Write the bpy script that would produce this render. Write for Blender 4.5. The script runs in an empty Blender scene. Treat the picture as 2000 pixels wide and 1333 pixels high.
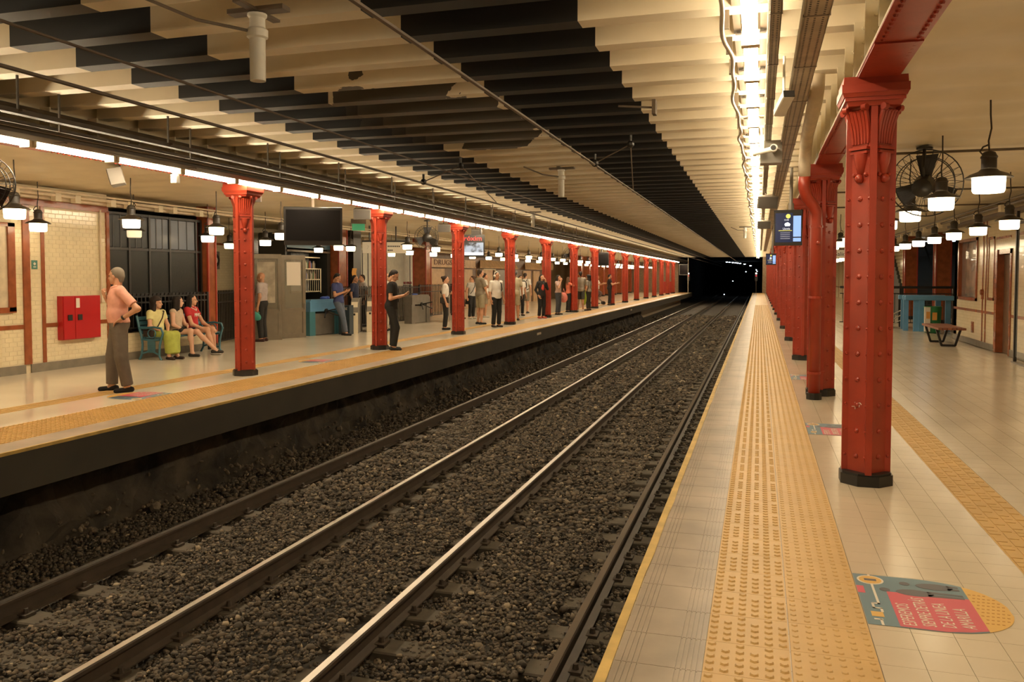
import bpy, bmesh, math, random
import numpy as np
from mathutils import Vector, Matrix
random.seed(7); np.random.seed(7)
SC = bpy.context.scene
COL = SC.collection

# ------------------------------------------------------------------ camera
FPX, CXP, CYP, CAMH = 1600.0, 1000.0, 606.0, 1.62
PITCH = math.atan(65 / FPX)
YAW = math.atan(483 * math.cos(PITCH) / FPX)
cd = bpy.data.cameras.new('camera'); cam = bpy.data.objects.new('camera', cd); COL.objects.link(cam)
cam.location = (0, 0, CAMH)
cam.rotation_euler = (math.pi / 2 - PITCH, 0, YAW)
cd.sensor_width = 36; cd.lens = FPX / 2000 * 36
cd.shift_y = -(666.5 - CYP) / 2000
cd.clip_start = 0.05; cd.clip_end = 400
SC.camera = cam

# ------------------------------------------------------------------ world, exposure
w = bpy.data.worlds.new('world'); SC.world = w; w.use_nodes = True
w.node_tree.nodes['Background'].inputs[0].default_value = (0.0, 0.0, 0.0, 1)
w.node_tree.nodes['Background'].inputs[1].default_value = 0.0
SC.view_settings.view_transform = 'Standard'; SC.view_settings.look = 'None'
SC.view_settings.gamma = 1; SC.view_settings.use_curve_mapping = False
SC.view_settings.exposure = 0.0
TUBE_COL = (1.0, 0.82, 0.56); TUBE_L, TUBE_R = 82.0, 50.0      # fluorescent battens
LAMP_COL = (1.0, 0.78, 0.48); LAMP_E = 10.5                     # pendant lamp glass
SC.cycles.max_bounces = 6; SC.cycles.diffuse_bounces = 4; SC.cycles.glossy_bounces = 3
SC.cycles.transmission_bounces = 4; SC.cycles.transparent_max_bounces = 6
SC.cycles.sample_clamp_indirect = 6.0

# ------------------------------------------------------------------ helpers
def lin(c):
    return tuple(((x / 255 / 12.92) if x / 255 <= 0.04045 else ((x / 255 + 0.055) / 1.055) ** 2.4) for x in c)
_M = {}
def mat(name, c, rough=0.5, metal=0.0, var=0.0, vs=6.0, bump=0.0, bs=40.0, emit=None, es=0.0, spec=0.5, dark=0.45, trans=0.0, alpha=1.0, stretch=None, coat=0.0):
    """plain principled material: colour c (linear), with optional noise wear (var) and fine relief (bump)"""
    if name in _M: return _M[name]
    m = bpy.data.materials.new(name); m.use_nodes = True; _M[name] = m
    nt = m.node_tree; b = nt.nodes['Principled BSDF']
    b.inputs['Base Color'].default_value = (*c, 1); b.inputs['Roughness'].default_value = rough
    b.inputs['Metallic'].default_value = metal; b.inputs['Specular IOR Level'].default_value = spec
    b.inputs['Transmission Weight'].default_value = trans; b.inputs['Alpha'].default_value = alpha
    b.inputs['Coat Weight'].default_value = coat
    if emit:
        b.inputs['Emission Color'].default_value = (*emit, 1); b.inputs['Emission Strength'].default_value = es
    if var or bump:
        g = nt.nodes.new('ShaderNodeNewGeometry'); src = g.outputs['Position']
        if stretch:
            mp = nt.nodes.new('ShaderNodeMapping'); mp.inputs['Scale'].default_value = stretch
            nt.links.new(src, mp.inputs['Vector']); src = mp.outputs[0]
    if var:
        n = nt.nodes.new('ShaderNodeTexNoise'); n.inputs['Scale'].default_value = vs; n.inputs['Detail'].default_value = 5
        nt.links.new(src, n.inputs['Vector'])
        r = nt.nodes.new('ShaderNodeValToRGB'); r.color_ramp.elements[0].position = 0.35; r.color_ramp.elements[1].position = 0.68
        r.color_ramp.elements[0].color = (*[x * (1 - var) * 1.0 + dark * var * x * 0.4 for x in c], 1)
        r.color_ramp.elements[1].color = (*[min(1, x * (1 + var * 0.25)) for x in c], 1)
        nt.links.new(n.outputs['Fac'], r.inputs[0]); nt.links.new(r.outputs[0], b.inputs['Base Color'])
    if bump:
        n2 = nt.nodes.new('ShaderNodeTexNoise'); n2.inputs['Scale'].default_value = bs; n2.inputs['Detail'].default_value = 3
        nt.links.new(src, n2.inputs['Vector'])
        bp = nt.nodes.new('ShaderNodeBump'); bp.inputs['Strength'].default_value = bump; bp.inputs['Distance'].default_value = 0.01
        nt.links.new(n2.outputs['Fac'], bp.inputs['Height']); nt.links.new(bp.outputs[0], b.inputs['Normal'])
    return m

def rotm(ax=0, ay=0, az=0):
    return np.array(Matrix.Rotation(az, 3, 'Z') @ Matrix.Rotation(ay, 3, 'Y') @ Matrix.Rotation(ax, 3, 'X'))
class MB:
    """collects shapes; build() links them as ONE mesh object"""
    def __init__(s): s.v = []; s.f = []; s.m = []
    def add(s, vs, fs, mi=0):
        o = len(s.v); s.v += [tuple(map(float, p)) for p in vs]
        s.f += [tuple(i + o for i in f) for f in fs]; s.m += [mi] * len(fs); return s
    def box(s, x0, x1, y0, y1, z0, z1, mi=0):
        v = [(x0,y0,z0),(x1,y0,z0),(x1,y1,z0),(x0,y1,z0),(x0,y0,z1),(x1,y0,z1),(x1,y1,z1),(x0,y1,z1)]
        return s.add(v, [(3,2,1,0),(4,5,6,7),(0,1,5,4),(1,2,6,5),(2,3,7,6),(3,0,4,7)], mi)
    def obox(s, c, h, R=None, mi=0):
        v = np.array([(x,y,z) for z in (-1,1) for x,y in ((-1,-1),(1,-1),(1,1),(-1,1))], float) * np.array(h)
        if R is not None: v = v @ np.asarray(R).T
        v = v + np.array(c)
        return s.add(v, [(3,2,1,0),(4,5,6,7),(0,1,5,4),(1,2,6,5),(2,3,7,6),(3,0,4,7)], mi)
    def bar(s, p, q, wx, wz, mi=0):
        """square bar from p to q"""
        p, q = np.array(p, float), np.array(q, float); d = q - p; L = np.linalg.norm(d); d /= L
        up = np.array((0,0,1.0)) if abs(d[2]) < 0.95 else np.array((0,1.0,0))
        x = np.cross(d, up); x /= np.linalg.norm(x); z = np.cross(x, d)
        return s.obox((p + q) / 2, (wx / 2, L / 2, wz / 2), np.array([x, d, z]).T, mi)
    def cyl(s, p, q, r0, r1=None, n=8, caps=True, mi=0):
        r1 = r0 if r1 is None else r1
        p, q = np.array(p, float), np.array(q, float); d = q - p; d = d / np.linalg.norm(d)
        a = np.array((1.0,0,0)) if abs(d[0]) < 0.9 else np.array((0,1.0,0))
        u = np.cross(d, a); u /= np.linalg.norm(u); w_ = np.cross(d, u)
        v = []
        for c, r in ((p, r0), (q, r1)):
            for i in range(n):
                t = 2 * math.pi * i / n; v.append(c + r * (math.cos(t) * u + math.sin(t) * w_))
        f = [(i, (i+1) % n, n + (i+1) % n, n + i) for i in range(n)]
        if caps: f += [tuple(range(n))[::-1], tuple(range(n, 2*n))]
        return s.add(v, f, mi)
    def tube(s, path, r, n=8, mi=0, caps=True):
        P = [np.array(p, float) for p in path]; rr = r if hasattr(r, '__len__') else [r] * len(P)
        v = []; prev = None
        for i, p in enumerate(P):
            d = (P[min(i+1, len(P)-1)] - P[max(i-1, 0)]); d = d / (np.linalg.norm(d) + 1e-12)
            if prev is None:
                a = np.array((1.0,0,0)) if abs(d[0]) < 0.9 else np.array((0,1.0,0)); u = np.cross(d, a)
            else: u = prev - d * (prev @ d)
            u = u / np.linalg.norm(u); prev = u; w_ = np.cross(d, u)
            for k in range(n):
                t = 2 * math.pi * k / n; v.append(p + rr[i] * (math.cos(t) * u + math.sin(t) * w_))
        f = [(i*n+k, i*n+(k+1) % n, (i+1)*n+(k+1) % n, (i+1)*n+k) for i in range(len(P)-1) for k in range(n)]
        if caps: f += [tuple(range(n))[::-1], tuple(range((len(P)-1)*n, len(P)*n))]
        return s.add(v, f, mi)
    def lathe(s, prof, n=16, c=(0,0,0), mi=0):
        v = []; 
        for r, z in prof:
            for k in range(n):
                t = 2 * math.pi * k / n; v.append((c[0] + r * math.cos(t), c[1] + r * math.sin(t), c[2] + z))
        f = [(i*n+k, i*n+(k+1) % n, (i+1)*n+(k+1) % n, (i+1)*n+k) for i in range(len(prof)-1) for k in range(n)]
        return s.add(v, f, mi)
    def ball(s, c, r, n=8, m=5, mi=0, R=None):
        r = r if hasattr(r, '__len__') else (r, r, r); v = [(0,0,-1)]
        for i in range(1, m):
            ph = math.pi * i / m - math.pi / 2
            for k in range(n):
                t = 2 * math.pi * k / n; v.append((math.cos(ph) * math.cos(t), math.cos(ph) * math.sin(t), math.sin(ph)))
        v.append((0,0,1)); v = np.array(v) * np.array(r)
        if R is not None: v = v @ np.asarray(R).T
        v = v + np.array(c); T = len(v) - 1
        f = [(0, 1 + (k+1) % n, 1 + k) for k in range(n)]
        f += [(1+i*n+k, 1+i*n+(k+1) % n, 1+(i+1)*n+(k+1) % n, 1+(i+1)*n+k) for i in range(m-2) for k in range(n)]
        f += [(T, 1+(m-2)*n+k, 1+(m-2)*n+(k+1) % n) for k in range(n)]
        return s.add(v, f, mi)
    def prism(s, poly, z0, z1, mi=0, axis='z'):
        n = len(poly)
        tr = {'z': lambda a,b,c: (a,b,c), 'y': lambda a,b,c: (a,c,b), 'x': lambda a,b,c: (c,a,b)}[axis]
        v = [tr(a,b,z0) for a,b in poly] + [tr(a,b,z1) for a,b in poly]
        f = [(i, (i+1) % n, n+(i+1) % n, n+i) for i in range(n)] + [tuple(range(n))[::-1], tuple(range(n, 2*n))]
        return s.add(v, f, mi)
    def xf(s, R=None, t=(0,0,0)):
        v = np.array(s.v)
        if R is not None: v = v @ np.asarray(R).T
        s.v = [tuple(p) for p in v + np.array(t)]; return s
    def mesh(s, name, mats, smooth=False, bevel=0.0):
        me = bpy.data.meshes.new(name); me.from_pydata(s.v, [], s.f); me.update()
        for m in (mats if isinstance(mats, (list, tuple)) else [mats]): me.materials.append(m)
        if max(s.m, default=0): me.polygons.foreach_set('material_index', s.m)
        bm = bmesh.new(); bm.from_mesh(me)
        bmesh.ops.recalc_face_normals(bm, faces=bm.faces)
        if bevel: bmesh.ops.bevel(bm, geom=[e for e in bm.edges], offset=bevel, segments=1, affect='EDGES', clamp_overlap=True)
        bm.to_mesh(me); bm.free()
        if smooth: me.shade_smooth() if smooth is True else me.shade_smooth(); 
        if smooth == 'auto':
            me.set_sharp_from_angle(angle=math.radians(40))
        return me
    def build(s, name, mats, parent=None, smooth=False, bevel=0.0, loc=None, rz=0):
        return link(name, s.mesh(name, mats, smooth, bevel), parent, loc, rz)
def link(name, data, parent=None, loc=None, rz=0):
    o = bpy.data.objects.new(name, data); COL.objects.link(o)
    if parent is not None: o.parent = parent
    if loc is not None: o.location = loc
    if rz: o.rotation_euler.z = rz
    return o
def tag(o, label=None, cat=None, group=None, kind=None):
    if label: o['label'] = label
    if cat: o['category'] = cat
    if group: o['group'] = group
    if kind: o['kind'] = kind
    return o
def empty(name, loc=(0,0,0), rz=0, label=None, cat=None, group=None, kind=None):
    o = link(name, None, None, loc, rz); o.empty_display_size = 0.1
    return tag(o, label, cat, group, kind)
def dup(o, parent=None, loc=None, rz=None, label=None, group=None):
    c = o.copy(); COL.objects.link(c); c.parent = parent
    if loc is not None: c.location = loc
    if rz is not None: c.rotation_euler.z = rz
    if label: c['label'] = label
    if group: c['group'] = group
    for ch in [k for k in o.children]: dup(ch, c)
    return c
def struct(o): o['kind'] = 'structure'; return o
ORD = ['first','second','third','fourth','fifth','sixth','seventh','eighth','ninth','tenth','eleventh','twelfth','thirteenth','fourteenth','fifteenth','sixteenth','seventeenth']
def text(name, body, size, loc, rot, m, parent=None, ext=0.002, align='CENTER', sx=1.0):
    cu = bpy.data.curves.new(name, 'FONT'); cu.body = body; cu.size = size; cu.extrude = ext
    cu.align_x = align; cu.align_y = 'CENTER'; cu.resolution_u = 2; cu.materials.append(m)
    t_ = bpy.data.objects.new(name, cu); me = bpy.data.meshes.new_from_object(t_)
    me.transform(Matrix.Diagonal((sx, 1, 1, 1)))
    bpy.data.objects.remove(t_)
    o = bpy.data.objects.new(name, me); COL.objects.link(o)
    o.location = loc; o.rotation_euler = rot
    if parent is not None: o.parent = parent
    return o
def in_view(x, y, z=0.0, pad=30):
    """is a point in the camera's frame (used only to pick which tiles are single parts)"""
    d = np.array((x, y, z - CAMH)); F = np.array((-math.sin(YAW) * math.cos(PITCH), math.cos(YAW) * math.cos(PITCH), -math.sin(PITCH)))
    R = np.array((math.cos(YAW), math.sin(YAW), 0)); U = np.cross(R, F); q = d @ F
    if q < 0.3: return False
    return -pad < CXP + FPX * (d @ R) / q < 2000 + pad and -pad < CYP - FPX * (d @ U) / q < 1333 + pad
def pieces(name, data, spots, parent, restname, n=300, restmat=None, rest_mb=None):
    """the n nearest visible pieces as parts of their own, the rest as one joined part"""
    spots = sorted(spots, key=lambda p: (not in_view(p[0], p[1], p[2] if len(p) > 2 else 0), p[0]**2 + p[1]**2))
    for p in spots[:n]: link(name, data, parent, (p[0], p[1], p[2] if len(p) > 2 else 0))
    rest = spots[n:]
    if rest:
        v0 = np.array([q.co for q in data.vertices]); f0 = [tuple(q.vertices) for q in data.polygons]
        if rest_mb is not None: v0 = np.array(rest_mb.v); f0 = rest_mb.f
        nv = len(v0); V = np.concatenate([v0 + np.array((p[0], p[1], p[2] if len(p) > 2 else 0)) for p in rest])
        Fs = [tuple(i + k * nv for i in f) for k in range(len(rest)) for f in f0]
        me = bpy.data.meshes.new(restname); me.from_pydata(V.tolist(), [], Fs); me.update()
        for m in data.materials: me.materials.append(m)
        o = link(restname, me, parent); o['kind'] = 'stuff'
# ------------------------------------------------------------------ materials
CREAM = mat('cream_paint', (0.74, 0.65, 0.47), 0.55, var=0.10, vs=2.0)
REDP = mat('red_paint', (0.35, 0.040, 0.017), 0.38, var=0.18, vs=5, bump=0.05, bs=60)
BLACKB = mat('black_rubber_base', (0.012, 0.010, 0.008), 0.45)
BLACK = mat('black_metal', (0.014, 0.012, 0.010), 0.4)
DKMET = mat('dark_lamp_metal', (0.035, 0.028, 0.02), 0.42)
BROWNM = mat('dusty_brown_metal', (0.13, 0.095, 0.06), 0.55, var=0.35, vs=4)
TRAYM = mat('galvanised_tray', (0.46, 0.40, 0.31), 0.5, var=0.25, vs=5)
GREYM = mat('grey_metal', (0.22, 0.20, 0.17), 0.4, metal=0.3, var=0.15)
WHITEP = mat('white_paint', (0.78, 0.75, 0.66), 0.45, var=0.08)
PINK = mat('beige_pipe_paint', (0.70, 0.58, 0.42), 0.5, var=0.2)
WIRE = mat('copper_wire', (0.10, 0.07, 0.045), 0.5)
TUBE = mat('tube_glow_left', (1, 1, 1), 0.3, emit=TUBE_COL, es=TUBE_L)
TUBER = mat('tube_glow_right', (1, 1, 1), 0.3, emit=TUBE_COL, es=TUBE_R)
LGLASS = mat('lamp_glass_glow', (1, 1, 1), 0.3, emit=LAMP_COL, es=LAMP_E)
LDIM = mat('lamp_glass_dim', (0.9, 0.8, 0.6), 0.3, emit=LAMP_COL, es=0.8)
TILE = mat('cream_floor_tile', (0.63, 0.54, 0.40), 0.2, var=0.14, vs=1.3, spec=0.5)
GROUT = mat('floor_grout', (0.30, 0.22, 0.13), 0.7)
YTILE = mat('yellow_tactile', (0.57, 0.36, 0.125), 0.45, var=0.12, vs=3)
OTILE = mat('ochre_guide', (0.58, 0.37, 0.135), 0.45, var=0.12, vs=3)
GTILE = mat('grey_edge_tile', (0.37, 0.30, 0.225), 0.36, var=0.32, vs=2.2)
YNOSE = mat('yellow_nosing_paint', (0.62, 0.42, 0.12), 0.5, var=0.35, vs=5)
CONC = mat('dark_concrete', (0.055, 0.047, 0.037), 0.85, var=0.5, vs=1.6, bump=0.4, bs=25)
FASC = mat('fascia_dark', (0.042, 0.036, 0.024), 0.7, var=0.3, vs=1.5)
RUST = mat('rusty_rail', (0.055, 0.038, 0.024), 0.6, var=0.3, vs=8)
STEEL = mat('polished_rail_head', (0.42, 0.38, 0.32), 0.28, metal=1.0)
def stone_mat():
    m = bpy.data.materials.new('ballast_stone'); m.use_nodes = True; nt = m.node_tree; b = nt.nodes['Principled BSDF']; b.inputs['Roughness'].default_value = 0.75
    g = nt.nodes.new('ShaderNodeNewGeometry'); r = nt.nodes.new('ShaderNodeValToRGB'); r.color_ramp.elements[0].color = (0.035, 0.027, 0.018, 1); r.color_ramp.elements[1].color = (0.40, 0.32, 0.21, 1)
    for ps, c in ((0.45, (0.078, 0.058, 0.037, 1)), (0.85, (0.125, 0.094, 0.06, 1)), (0.97, (0.19, 0.145, 0.094, 1))):
        q = r.color_ramp.elements.new(ps); q.color = c
    nt.links.new(g.outputs['Random Per Island'], r.inputs[0]); nt.links.new(r.outputs[0], b.inputs['Base Color']); return m
STONE = stone_mat()
SLEEP = mat('sleeper', (0.085, 0.068, 0.045), 0.8, var=0.3, vs=9)
BRICKW = mat('glazed_cream_brick', (0.74, 0.64, 0.42), 0.14, var=0.10, vs=4, spec=0.6)
BROWNT = mat('brown_glazed_trim', (0.30, 0.085, 0.030), 0.2, var=0.3, vs=6)
BASEG = mat('grey_stone_base', (0.20, 0.175, 0.13), 0.45, var=0.25)
MORTAR = mat('mortar', (0.66, 0.56, 0.37), 0.6)
DARKG = mat('dark_green_grey', (0.020, 0.020, 0.017), 0.35)
TUNNEL = mat('tunnel_darkness', (0.008, 0.007, 0.006), 0.9)  # unlit gloom of the tunnel put into a near-black wall colour

def banded_ceiling():
    """cream ceiling paint with the two sooty black strips painted above the tracks"""
    m = bpy.data.materials.new('ceiling_paint'); m.use_nodes = True; nt = m.node_tree; b = nt.nodes['Principled BSDF']
    b.inputs['Roughness'].default_value = 0.6
    g = nt.nodes.new('ShaderNodeNewGeometry'); sp = nt.nodes.new('ShaderNodeSeparateXYZ'); nt.links.new(g.outputs['Position'], sp.inputs[0])
    def mth(op, a, b_=None):
        n = nt.nodes.new('ShaderNodeMath'); n.operation = op
        for i, q in enumerate((a, b_)):
            if q is None: continue
            if isinstance(q, (int, float)): n.inputs[i].default_value = q
            else: nt.links.new(q, n.inputs[i])
        return n.outputs[0]
    X, Y = sp.outputs[0], sp.outputs[1]
    def band(x0, x1): return mth('MULTIPLY', mth('GREATER_THAN', X, x0), mth('LESS_THAN', X, x1))
    bd = mth('MAXIMUM', band(-2.86, -1.37), band(-6.20, -4.74))
    nz = nt.nodes.new('ShaderNodeTexNoise'); nz.inputs['Scale'].default_value = 1.5; nz.inputs['Detail'].default_value = 6
    nt.links.new(g.outputs['Position'], nz.inputs['Vector'])
    r = nt.nodes.new('ShaderNodeValToRGB'); e = r.color_ramp.elements
    e[0].position = 0.25; e[0].color = (0.68, 0.58, 0.41, 1); e[1].position = 0.7; e[1].color = (0.82, 0.72, 0.54, 1)
    nt.links.new(nz.outputs['Fac'], r.inputs[0])
    # torn, sooty patch where the plaster has come off over the left track
    dx = mth('DIVIDE', mth('SUBTRACT', X, -3.95), 1.15); dy = mth('DIVIDE', mth('SUBTRACT', Y, 10.1), 2.3)
    rr = mth('ADD', mth('MULTIPLY', dx, dx), mth('MULTIPLY', dy, dy))
    n2 = nt.nodes.new('ShaderNodeTexNoise'); n2.inputs['Scale'].default_value = 2.6; n2.inputs['Detail'].default_value = 8
    nt.links.new(g.outputs['Position'], n2.inputs['Vector'])
    patch = mth('LESS_THAN', mth('ADD', rr, mth('MULTIPLY', n2.outputs['Fac'], 1.1)), 1.5)
    mx = nt.nodes.new('ShaderNodeMix'); mx.data_type = 'RGBA'; nt.links.new(bd, mx.inputs[0])
    nt.links.new(r.outputs[0], mx.inputs[6]); mx.inputs[7].default_value = (0.007, 0.006, 0.005, 1)
    mx2 = nt.nodes.new('ShaderNodeMix'); mx2.data_type = 'RGBA'; nt.links.new(mth('MULTIPLY', patch, 0.93), mx2.inputs[0])
    nt.links.new(mx.outputs[2], mx2.inputs[6]); mx2.inputs[7].default_value = (0.035, 0.026, 0.017, 1)
    nt.links.new(mx2.outputs[2], b.inputs['Base Color'])
    return m
CEILP = banded_ceiling()

def grid_mat(name, c, grout, sx, sy, rough, axis='xy', mortar=0.01, off=0.0):
    """tile pattern for surfaces too far away to build tile by tile"""
    m = bpy.data.materials.new(name); m.use_nodes = True; nt = m.node_tree; b = nt.nodes['Principled BSDF']
    b.inputs['Roughness'].default_value = rough
    g = nt.nodes.new('ShaderNodeNewGeometry'); s = nt.nodes.new('ShaderNodeSeparateXYZ'); cb = nt.nodes.new('ShaderNodeCombineXYZ')
    nt.links.new(g.outputs['Position'], s.inputs[0])
    ia, ib = {'xy': (0, 1), 'yz': (1, 2), 'xz': (0, 2)}[axis]
    nt.links.new(s.outputs[ia], cb.inputs[0]); nt.links.new(s.outputs[ib], cb.inputs[1])
    br = nt.nodes.new('ShaderNodeTexBrick'); br.offset = off; br.inputs['Scale'].default_value = 1
    br.inputs['Brick Width'].default_value = sx; br.inputs['Row Height'].default_value = sy; br.inputs['Mortar Size'].default_value = mortar * 0.5
    br.inputs['Color1'].default_value = (*c, 1); br.inputs['Color2'].default_value = (*[x * 0.93 for x in c], 1); br.inputs['Mortar'].default_value = (*grout, 1)
    nt.links.new(cb.outputs[0], br.inputs['Vector']); nt.links.new(br.outputs['Color'], b.inputs['Base Color'])
    return m
FTILE = grid_mat('floor_tile_pattern', (0.63, 0.54, 0.40), (0.40, 0.31, 0.19), 0.185, 0.185, 0.22, mortar=0.006)
BRICKPAT = grid_mat('brick_wall_pattern', (0.74, 0.63, 0.41), (0.60, 0.49, 0.31), 0.15, 0.075, 0.16, axis='yz', mortar=0.008, off=0.5)
BRICKPATX = grid_mat('brick_wall_pattern_x', (0.74, 0.63, 0.41), (0.50, 0.40, 0.25), 0.15, 0.075, 0.16, axis='xz', mortar=0.008, off=0.5)

Y0, Y1 = -9.0, 86.0          # the station runs on behind the camera
XE_R, XE_L = -0.615, -6.65   # platform edges
RIB, RIBW, RIBY = 0.7143, 0.19, 6.30 - 21 * 0.7143

# ------------------------------------------------------------------ track bed
tb = MB(); tb.box(-8.2, 0.3, Y0, 150, -1.75, -1.24)
struct(tb.build('floor_track_bed', CONC))
# platform substructures
p = MB(); p.box(-0.35, 9.5, Y0, Y1, -1.24, -0.10); p.box(XE_R, 9.5, Y0, Y1, -0.30, -0.012)
fr = struct(p.build('floor_right_platform', [FTILE])); 
p = MB(); p.box(-0.60, -0.35, Y0, Y1, -0.31, -0.30); p.box(XE_R - 0.002, XE_R, Y0, Y1, -0.30, -0.012)
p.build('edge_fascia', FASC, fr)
p = MB(); p.box(-15.5, -7.75, Y0, Y1, -1.24, -0.03); p.box(-15.5, XE_L, Y0, Y1, -0.34, -0.012)
fl = struct(p.build('floor_left_platform', [FTILE]))
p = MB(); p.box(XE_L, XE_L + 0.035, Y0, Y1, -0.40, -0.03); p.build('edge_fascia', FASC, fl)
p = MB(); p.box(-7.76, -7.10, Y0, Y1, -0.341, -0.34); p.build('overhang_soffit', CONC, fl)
# rubble-faced retaining wall under the left overhang
n1, n2_ = 260, 9
V = []; rs = np.random.RandomState(3)
for i in range(n1):
    y = 1.0 + i * 0.20
    for k in range(n2_):
        t = k / (n2_ - 1); z = -1.26 + t * 0.92
        x = -6.98 - 0.42 * t ** 0.8 + rs.uniform(-0.05, 0.05) * (1 if k else 0.3) + 0.05 * math.sin(y * 1.7 + k)
        V.append((x, y, z + (rs.uniform(-0.03, 0.03) if 0 < k < n2_ - 1 else 0)))
Fc = [(i*n2_+k, (i+1)*n2_+k, (i+1)*n2_+k+1, i*n2_+k+1) for i in range(n1-1) for k in range(n2_-1)]
q = MB(); q.add(V, Fc)
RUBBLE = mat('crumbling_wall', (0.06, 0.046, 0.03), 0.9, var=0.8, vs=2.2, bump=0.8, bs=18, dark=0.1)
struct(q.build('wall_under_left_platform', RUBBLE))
p = MB()
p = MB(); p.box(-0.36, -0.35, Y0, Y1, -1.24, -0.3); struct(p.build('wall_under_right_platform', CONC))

# sleepers, rails
sl = MB(); sl.box(-1.2, 1.2, -0.12, 0.12, -0.16, 0.0); slm = sl.mesh('sleeper', SLEEP, bevel=0.012)
pl = MB(); pl.box(-0.045, 0.045, -0.055, 0.055, 0.0, 0.024); pl.cyl((0, 0, 0.02), (0, 0, 0.062), 0.026, 0.018, 7)
plm = pl.mesh('rail_clip', RUST)
for tname, xc, lab in (('near', -2.04, 'timber sleeper under the track beside the right platform'), ('far', -5.07, 'timber sleeper under the track beside the left platform')):
    for i in range(75):
        y = 2.5 + i * 0.61 + (0.25 if tname == 'far' else 0)
        s_ = link('sleeper', slm, None, (xc, y, -1.165)); tag(s_, lab, 'sleeper', 'sleepers of the track beside the %s platform' % ('right' if tname == 'near' else 'left'))
        if i < 34:
            for xr in (-0.75, 0.75):
                for sgn in (-1, 1): link('rail_clip', plm, s_, (xr + sgn * 0.085, 0, 0))
prof = [(-0.07,0),(0.07,0),(0.07,0.012),(0.012,0.03),(0.012,0.115),(0.034,0.125),(0.034,0.150),(0.026,0.160),(-0.026,0.160),(-0.034,0.150),(-0.034,0.125),(-0.012,0.115),(-0.012,0.03),(-0.07,0.012)]
for xr, lab in ((-5.82, 'steel rail of the far track, next to the left platform wall'), (-4.32, 'steel rail of the far track, nearer the middle'), (-2.785, 'shiny steel rail of the near track, nearer the middle'), (-1.30, 'steel rail of the near track, next to the right platform edge')):
    r_ = MB(); r_.prism([(xr + a, b) for a, b in prof], -3.0, 140.0, axis='y'); r_.xf(None, (0, 0, -1.162))
    o = r_.build('rail', RUST); tag(o, lab, 'rail', 'rails of the two tracks')
    h = MB(); h.box(xr - 0.027, xr + 0.027, -3.0, 140.0, -1.0025, -1.0005); h.build('rail_head', STEEL, o)
# ballast
def ballast():
    phi = (1 + 5 ** 0.5) / 2
    ico = np.array([(-1,phi,0),(1,phi,0),(-1,-phi,0),(1,-phi,0),(0,-1,phi),(0,1,phi),(0,-1,-phi),(0,1,-phi),(phi,0,-1),(phi,0,1),(-phi,0,-1),(-phi,0,1)]) / 1.9
    fi = np.array([(0,11,5),(0,5,1),(0,1,7),(0,7,10),(0,10,11),(1,5,9),(5,11,4),(11,10,2),(10,7,6),(7,1,8),(3,9,4),(3,4,2),(3,2,6),(3,6,8),(3,8,9),(4,9,5),(2,4,11),(6,2,10),(8,6,7),(9,8,1)])
    rs = np.random.RandomState(11); VV = []; FF = []; base = 0
    for y0, y1, dens, sz in ((2.2, 8.5, 1250, 0.017), (8.5, 16, 500, 0.025), (16, 30, 150, 0.036), (30, 60, 28, 0.06)):
        n = int((y1 - y0) * 6.2 * dens); x = rs.uniform(-6.95, -0.75, n); y = rs.uniform(y0, y1, n)
        s_ = sz * rs.lognormal(0, 0.32, n)
        z = -1.205 + 0.02 * np.sin(x * 2.1 + y * .7) + rs.uniform(-0.012, 0.018, n) + 0.03 * (np.abs(x + 3.55) < 0.5) + 0.05 * ((np.abs(x + 2.04) < 0.48) | (np.abs(x + 5.07) < 0.48)) + 0.035 * ((np.abs(x + 2.04) > 1.0) & (np.abs(x + 5.07) > 1.0))
        for xr in (-5.82, -4.32, -2.785, -1.30):
            near = np.abs(x - xr) < 0.10; z = np.where(near, -1.235, z)
        V = ico[None] * rs.uniform(0.65, 1.25, (n, 12, 1)) * (s_[:, None, None]) * rs.uniform(0.6, 1.2, (n, 1, 3))
        a = rs.uniform(0, 6.28, n); c, s2 = np.cos(a)[:, None], np.sin(a)[:, None]
        Vx = V[..., 0] * c - V[..., 1] * s2; Vy = V[..., 0] * s2 + V[..., 1] * c
        V = np.stack([Vx + x[:, None], Vy + y[:, None], V[..., 2] * 0.8 + z[:, None]], -1)
        VV.append(V.reshape(-1, 3)); FF.append((fi[None] + (base + 12 * np.arange(n))[:, None, None]).reshape(-1, 3)); base += 12 * n
    V = np.concatenate(VV); F = np.concatenate(FF); me = bpy.data.meshes.new('ballast')
    me.vertices.add(len(V)); me.vertices.foreach_set('co', V.ravel().astype(np.float32))
    me.loops.add(F.size); me.loops.foreach_set('vertex_index', F.ravel().astype(np.int32))
    me.polygons.add(len(F)); me.polygons.foreach_set('loop_start', np.arange(0, F.size, 3, dtype=np.int32))
    me.update(calc_edges=True); me.materials.append(STONE); return me
bl = link('ballast', ballast()); tag(bl, 'brown crushed stone ballast between and beside the rails', 'gravel', kind='stuff')

# ------------------------------------------------------------------ right platform paving
t = MB(); t.box(-0.0885, 0.0885, -0.0915, 0.0915, -0.012, 0.0); tile_me = t.mesh('floor_tile', TILE)
sp = []
ys = np.arange(2.0925, 34, 0.185)
for xs in ([0.592 + 0.179 * k for k in range(5)], [1.819 + 0.1805 * k for k in range(17)]):
    for y in ys:
        for x in xs: sp.append((x, y))
pieces('floor_tile', tile_me, sp, fr, 'floor_tiles_farther_off')
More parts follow.
